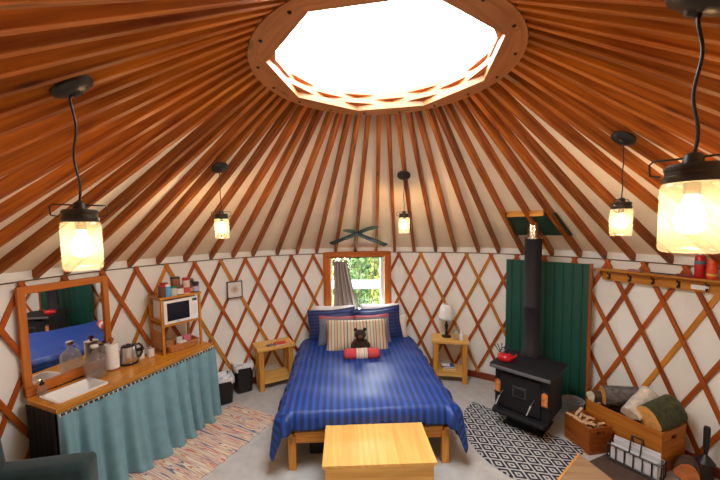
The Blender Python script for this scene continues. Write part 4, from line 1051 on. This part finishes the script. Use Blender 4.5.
for i in range(7):
    t = thing('magazine', mnames[i], 'magazine', tuple(RA+RX*(.02+.008*(i % 3))+RY*(.011+i*.0165)+Vector((0, 0, .036))), rrz, 'magazines in the wire rack')
    hh = .150+.025*((i*5) % 3); t.rotation_euler.y = rad([0, 2.5, -2, 3.5, -1.5, 4, 1][i]); b = MB(); b.box((.175, .0055, hh/2), (.345, .010, hh)); b.build('cover', mat('magazine_tone_%s' % ordn(i), mtones[i], .35), t)
    b = MB(); b.box((.177, .0055, hh/2+.001), (.346, .006, hh)); b.build('pages', M['paper'], t)
# hearth tools at the far right
hb = thing('hearth_brush', 'black-handled hearth brush standing upright by the wall right of the log crate', 'brush', (2.87, .86, 0), rad(20))
b = MB(); b.tube([(0, 0, .22), (0, 0, .26), (0, 0, .30), (0, 0, .47), (0, 0, .49)], [.012, .015, .022, .024, .018], 12); b.build('handle', M['black'], hb, smooth=True)
b = MB(); b.tube([(0, 0, .23), (0, 0, .20), (0, -.0, .16)], [.012, .04, .07], 16); b.build('ferrule', M['black'], hb, smooth=True)
b = MB(); b.lathe([(.07, .16), (.085, .06), (.095, .0)], n=20, sy=.5); b.build('bristles', mat('dark_bristle', (.03, .018, .012), .95, noise=.5, nscale=70), hb, smooth=True)
log('reddish split log standing on the floor at the bottom right corner beside the hearth brush', (2.665, .79, .085), (2.78, .92, .085), .085, brown_bark, mat('red_end_grain', (.50, .16, .04), .8, noise=.2, nscale=25), seed=9)
# ------------------------------------------------------------------ coat shelf on the right wall
sA = Vector((2.465, 1.80, 0)); sDir = Vector((2.93-2.449, .884-1.785, 0)).normalized(); sN = Vector((sDir.y, -sDir.x, 0)); sN = sN if sN.dot(sA) < 0 else -sN   # sN points into the room
SLn = 1.40; srz2 = atan2(sDir.y, sDir.x)
# local x along the shelf, local y away from the room (towards the wall)
s0 = Vector((2.430, 1.775, 0))
sh = thing('coat_shelf', 'golden wood shelf with a row of black coat hooks on the right wall', 'shelf', tuple(s0), srz2)
b = MB(); b.box((SLn/2, .065, 1.795), (SLn, .13, .020)); M['shelfw'] = wood('brown_oak_shelf', (.50, .21, .03), (.34, .12, .014), rough=.4, knots=.2); b.build('shelf_board', M['shelfw'], sh, bevel=.003)
b = MB(); b.box((SLn/2, .10, 1.728), (SLn-.04, .022, .11)); bbd = b.build('hook_board', M['shelfw'], sh, bevel=.003)
b = MB(); b.box((.03, .065, 1.775), (.02, .11, .02)); b.prism([(0, 0), (.09, 0), (0, -.08)], 0, .02, m=Matrix.Translation((.022, .10, 1.785)) @ Matrix.Rotation(rad(-90), 4, 'Z') @ Matrix.Rotation(rad(90), 4, 'X')); b.build('bracket', M['shelfw'], sh)
for i in range(6):
    x = .10+i*.205; b = MB(); b.box((x, .086, 1.72), (.018, .006, .06)); b.tube([(x, .084, 1.735), (x, .05, 1.745), (x, .040, 1.77)], .006, 8); b.tube([(x, .084, 1.71), (x, .055, 1.69), (x, .050, 1.715)], .006, 8); b.build('coat_hook', M['black'], sh, smooth=True)
b = MB(); b.box((.865, .085, 1.715), (.125, .006, .042)); b.build('label_plate', M['white_pl'], sh)
def sp(x, y, z=1.8055): return tuple(s0+sDir*x+Vector((-sDir.y, sDir.x, 0))*y+Vector((0, 0, z)))
fe = thing('spray_can', 'red spray can with a grey band and white nozzle on the coat shelf', 'spray can', sp(.875, .07), srz2)
fe.location = sp(.862, .07)
b = MB(); b.lathe([(.034, 0), (.036, .004), (.036, .19), (.028, .205), (.014, .215)], n=24); b.build('body', M['red'], fe, smooth=True)
b = MB(); b.lathe([(.0365, .128), (.0368, .129), (.0368, .16), (.0365, .161)], n=24); b.build('label_band', mat('slate_band', (.12, .18, .24), .5), fe, smooth=True)
b = MB(); b.lathe([(.014, .212), (.016, .225), (.012, .245), (.001, .248)], n=14); b.build('nozzle', M['white_pl'], fe, smooth=True)
fe = thing('spray_can', 'shorter orange-red can at the right end of the coat shelf', 'can', sp(.945, .07), srz2)
b = MB(); b.lathe([(.034, 0), (.036, .004), (.036, .135), (.030, .145)], n=24); b.build('body', mat('orange_red', (.75, .07, .02), .4), fe, smooth=True)
b = MB(); b.lathe([(.032, .143), (.032, .175), (.028, .18), (.001, .18)], n=20); b.build('cap', mat('orange_red_cap', (.78, .09, .03), .4), fe, smooth=True)
b = MB(); b.lathe([(.0365, .03), (.0368, .031), (.0368, .05), (.0365, .051)], n=24); b.build('label_band', mat('yellow_band', (.75, .45, .08), .5), fe, smooth=True)
lt = thing('stick_lighter', 'long stick lighter with black barrel and red grip lying on the coat shelf', 'lighter', sp(.68, .06), srz2)
b = MB(); b.box((-.08, 0, .008), (.20, .012, .010)); b.build('barrel', M['black'], lt)
b = MB(); b.box((.09, 0, .011), (.14, .03, .022)); b.build('grip', mat('dark_red_grip', (.22, .02, .03), .5), lt, bevel=.006)
o = packet('folded_cloth', 'small folded pink cloth on the left part of the coat shelf', sp(.36, .06), srz2, (.12, .07, .02), mat('dusty_pink', (.42, .20, .18), .9), cat='cloth')
# ------------------------------------------------------------------ crossed skis
def ski(label, tail, mid, tip, m, lift):
    tail, mid, tip = Vector(tail), Vector(mid), Vector(tip); t = thing('ski', label, 'ski', tuple(tail), 0, 'crossed skis above the window')
    n_ = 26; rows = []
    cn = None
    d = (tip-tail).normalized(); cen = Vector((tail.x+tip.x, tail.y+tip.y, 0)).normalized(); nrm = Vector((-cen.x*sin(a_), -cen.y*sin(a_), -cos(a_)))
    side = d.cross(nrm).normalized()
    for i in range(n_+1):
        s_ = i/n_; p = tail.lerp(tip, s_)-tail
        w_ = .047*(1-.25*sin(pi*s_)); 
        if s_ > .85: w_ *= sqrt(max(.02, 1-((s_-.85)/.155)**2))
        c = nrm*(lift+.10*max(0, s_-.80)**1.3*5*.6)
        if s_ > .8: p = p+side*0
        th = nrm*.008
        rows.append([p+c+side*w_, p+c-side*w_, p+c-side*w_+th, p+c+side*w_+th])
    b = MB(); b.grid(rows, closed=True); b.quadface((0, 1, 2, 3), [(0, 0)]*4); e = 4*n_; b.quadface((e+3, e+2, e+1, e), [(0, 0)]*4); b.build('ski_board', m, t)
    b = MB()
    for s_ in (.36, .44, .56):
        p = tail.lerp(tip, s_)-tail+nrm*(lift+.018); b.beam(tuple(p-d*.03), tuple(p+d*.03), .045, .022, upv=tuple(nrm))
    b.build('binding', mat('pale_teal_binding_'+label[:4].strip(), (.09, .13, .17), .5), t)
blk = mat('black_teal_ski', (.010, .018, .030), .5)
ski('dark ski of the crossed pair whose tail points to the lower left', (-.803, 2.687, 2.085), None or (0, 0, 0), (-.085, 2.355, 2.36), blk, .01)
ski('worn dark ski of the crossed pair whose tail points to the lower right', (.025, 2.83, 2.07), (0, 0, 0), (-.575, 2.36, 2.345), blk, .035)
# ------------------------------------------------------------------ pendants
Mjar = glassy('ribbed_jar_glass', (1, .98, .94), body=(.97, .92, .78), bodyf=.06, gl=.08, gf=.03)
Mbulb = mat('warm_bulb', (1, .8, .5), .5, emis=(1, .64, .30), es=BULB)
def pendant():
    t = thing('pendant_lamp', 'x', 'pendant lamp', (0, 0, 0), 0, 'glass jar pendant lamps')
    # origin = bottom of jar; cord top at CT
    b = MB(); n_ = 48; rows = []
    for r, z in ((.001, .004), (.055, .002), (.0605, .007), (.0615, .02), (.0615, .165), (.059, .176), (.052, .181), (.052, .19)):
        rows.append([(r*cos(2*pi*k/n_), r*sin(2*pi*k/n_), z) for k in range(n_)])
    b.grid(rows, closed=True); b.build('glass_jar', Mjar, t, smooth='all')
    b = MB(); b.lathe([(.056, .180), (.058, .184), (.058, .196), (.054, .198), (.054, .210), (.056, .212), (.056, .220), (.050, .226), (.022, .228), (.018, .250), (.010, .256)], n=32); b.build('lid', M['bronze'], t, smooth=True)
    b = MB(); b.tube([(-.060, 0, .200), (-.082, 0, .205), (-.084, 0, .235), (-.076, 0, .243), (.076, 0, .243), (.084, 0, .235), (.082, 0, .205), (.060, 0, .200)], .0028, 6); b.build('wire_bail', M['bronze'], t, smooth=True)
    b = MB(); b.lathe([(.017, .185), (.017, .150), (.012, .148)], n=16); b.build('socket', M['bronze'], t, smooth=True)
    b = MB(); b.lathe([(.012, .150), (.014, .135), (.026, .105), (.031, .085), (.027, .062), (.014, .052), (.001, .050)], n=20); b.build('bulb', Mbulb, t, smooth='all')
    return t
PD = [((.225, 1.553, 2.901), 'smallest jar pendant lamp, hanging above the right side of the bed head', 0.0), ((-1.468, .628, 2.895), 'jar pendant lamp hanging between the cabinet and the window, left of centre', .3),
      ((1.582, .115, 2.893), 'jar pendant lamp on the right hanging in front of the right wall, middle distance', .5), ((-1.175, -1.08, 2.875), 'jar pendant lamp hanging in front of the wooden framed mirror on the left', 0.0),
      ((.862, -1.250, 2.97), 'largest and nearest jar pendant lamp, at the right edge', 0.2)]
p_ = pendant(); PZ = [2.243, 2.240, 2.240, 2.180, 2.243]; PS = [1, 1, 1, 1.04, 1.10]
for i, (c_, lb, rr_) in enumerate(PD):
    t = p_ if i == 0 else copy_tree(p_)
    t['label'] = lb; t.location = (c_[0], c_[1], PZ[i]); t.scale = (PS[i],)*3; t.rotation_euler.z = [.1, .3, .5, .80, -.70][i]
for i, (c_, lb, rr_) in enumerate(PD):
    t = [o for o in col.objects if o.name.startswith('pendant_lamp') and o.get('label') == lb][0]
    r_ = hypot(c_[0], c_[1]); zc = HW+(R0-r_)*SL; H = (zc-PZ[i]-.012)/PS[i]
    rz_ = t.rotation_euler.z
    b = MB(); wv = .006 if i in (3, 4) else .003
    b.tube([(wv*sin(s_*.55)*(1 if 0 < s_ < 20 else 0), wv*.6*sin(s_*.8+1)*(1 if 0 < s_ < 20 else 0), .25+(H-.27)*s_/20) for s_ in range(21)], .0042 if i in (3, 4) else .0036, 8); b.build('cord', M['black'], t, smooth='all')
    az_ = atan2(c_[0], c_[1]); tn = Matrix.Rotation(-rz_, 3, 'Z') @ Matrix.Rotation(-az_, 3, 'Z') @ Matrix.Rotation(-a_, 3, 'X')
    b = MB(); b.lathe([(.074, .0), (.074, -.012), (.060, -.024), (.02, -.030), (.012, -.040)], (0, 0, H+.012), 32, m=tn); b.build('canopy', M['bronze'], t, smooth=True)
    if i != 3: continue
    b = MB(); b.prism([(-.11, -.045), (.075, -.045), (.075, .045), (-.11, .045)], .0, .014, m=Matrix.Translation((0, 0, H+.010)) @ tn.to_4x4()); b.build('black_plate', M['black'], t)  # flat black plate behind this canopy, reaching further out on one side
# ------------------------------------------------------------------ armchair at the lower left
fa = Vector((.96, .28, 0)); la = Vector((-.28, .96, 0)); arz = atan2(fa.y, fa.x)
ac = thing('armchair', 'dark teal velvet armchair at the bottom left corner', 'armchair', (-2.464, -.553, 0), arz)
def cushion(b, c, s_, k=.05, rx=0, ry=0): 
    b.box(c, s_, rx=rx, ry=ry)
def soft(b, name, parent, w=.05):
    o = b.build(name, M['velvet'], parent, smooth='all'); bv = o.modifiers.new('bevel', 'BEVEL'); bv.width = w; bv.segments = 5; bv.limit_method = 'NONE'; return o
soft(MB().box((.05, 0, .22), (.66, .62, .24)), 'seat_base', ac, .04)
soft(MB().box((.09, 0, .39), (.58, .50, .14)), 'seat_cushion', ac, .05)
for s_ in (-1, 1): soft(MB().box((.05, s_*.34, .385), (.72, .18, .58)), 'arm', ac, .05)
soft(MB().box((-.25, 0, .66), (.20, .84, .86), ry=rad(-6)), 'backrest', ac, .08)
for x in (-.26, .32):
    for y in (-.30, .30):
        b = MB(); b.lathe([(.018, 0), (.028, .11)], (x, y, 0), 12); b.build('leg', M['crate_dark'], ac)
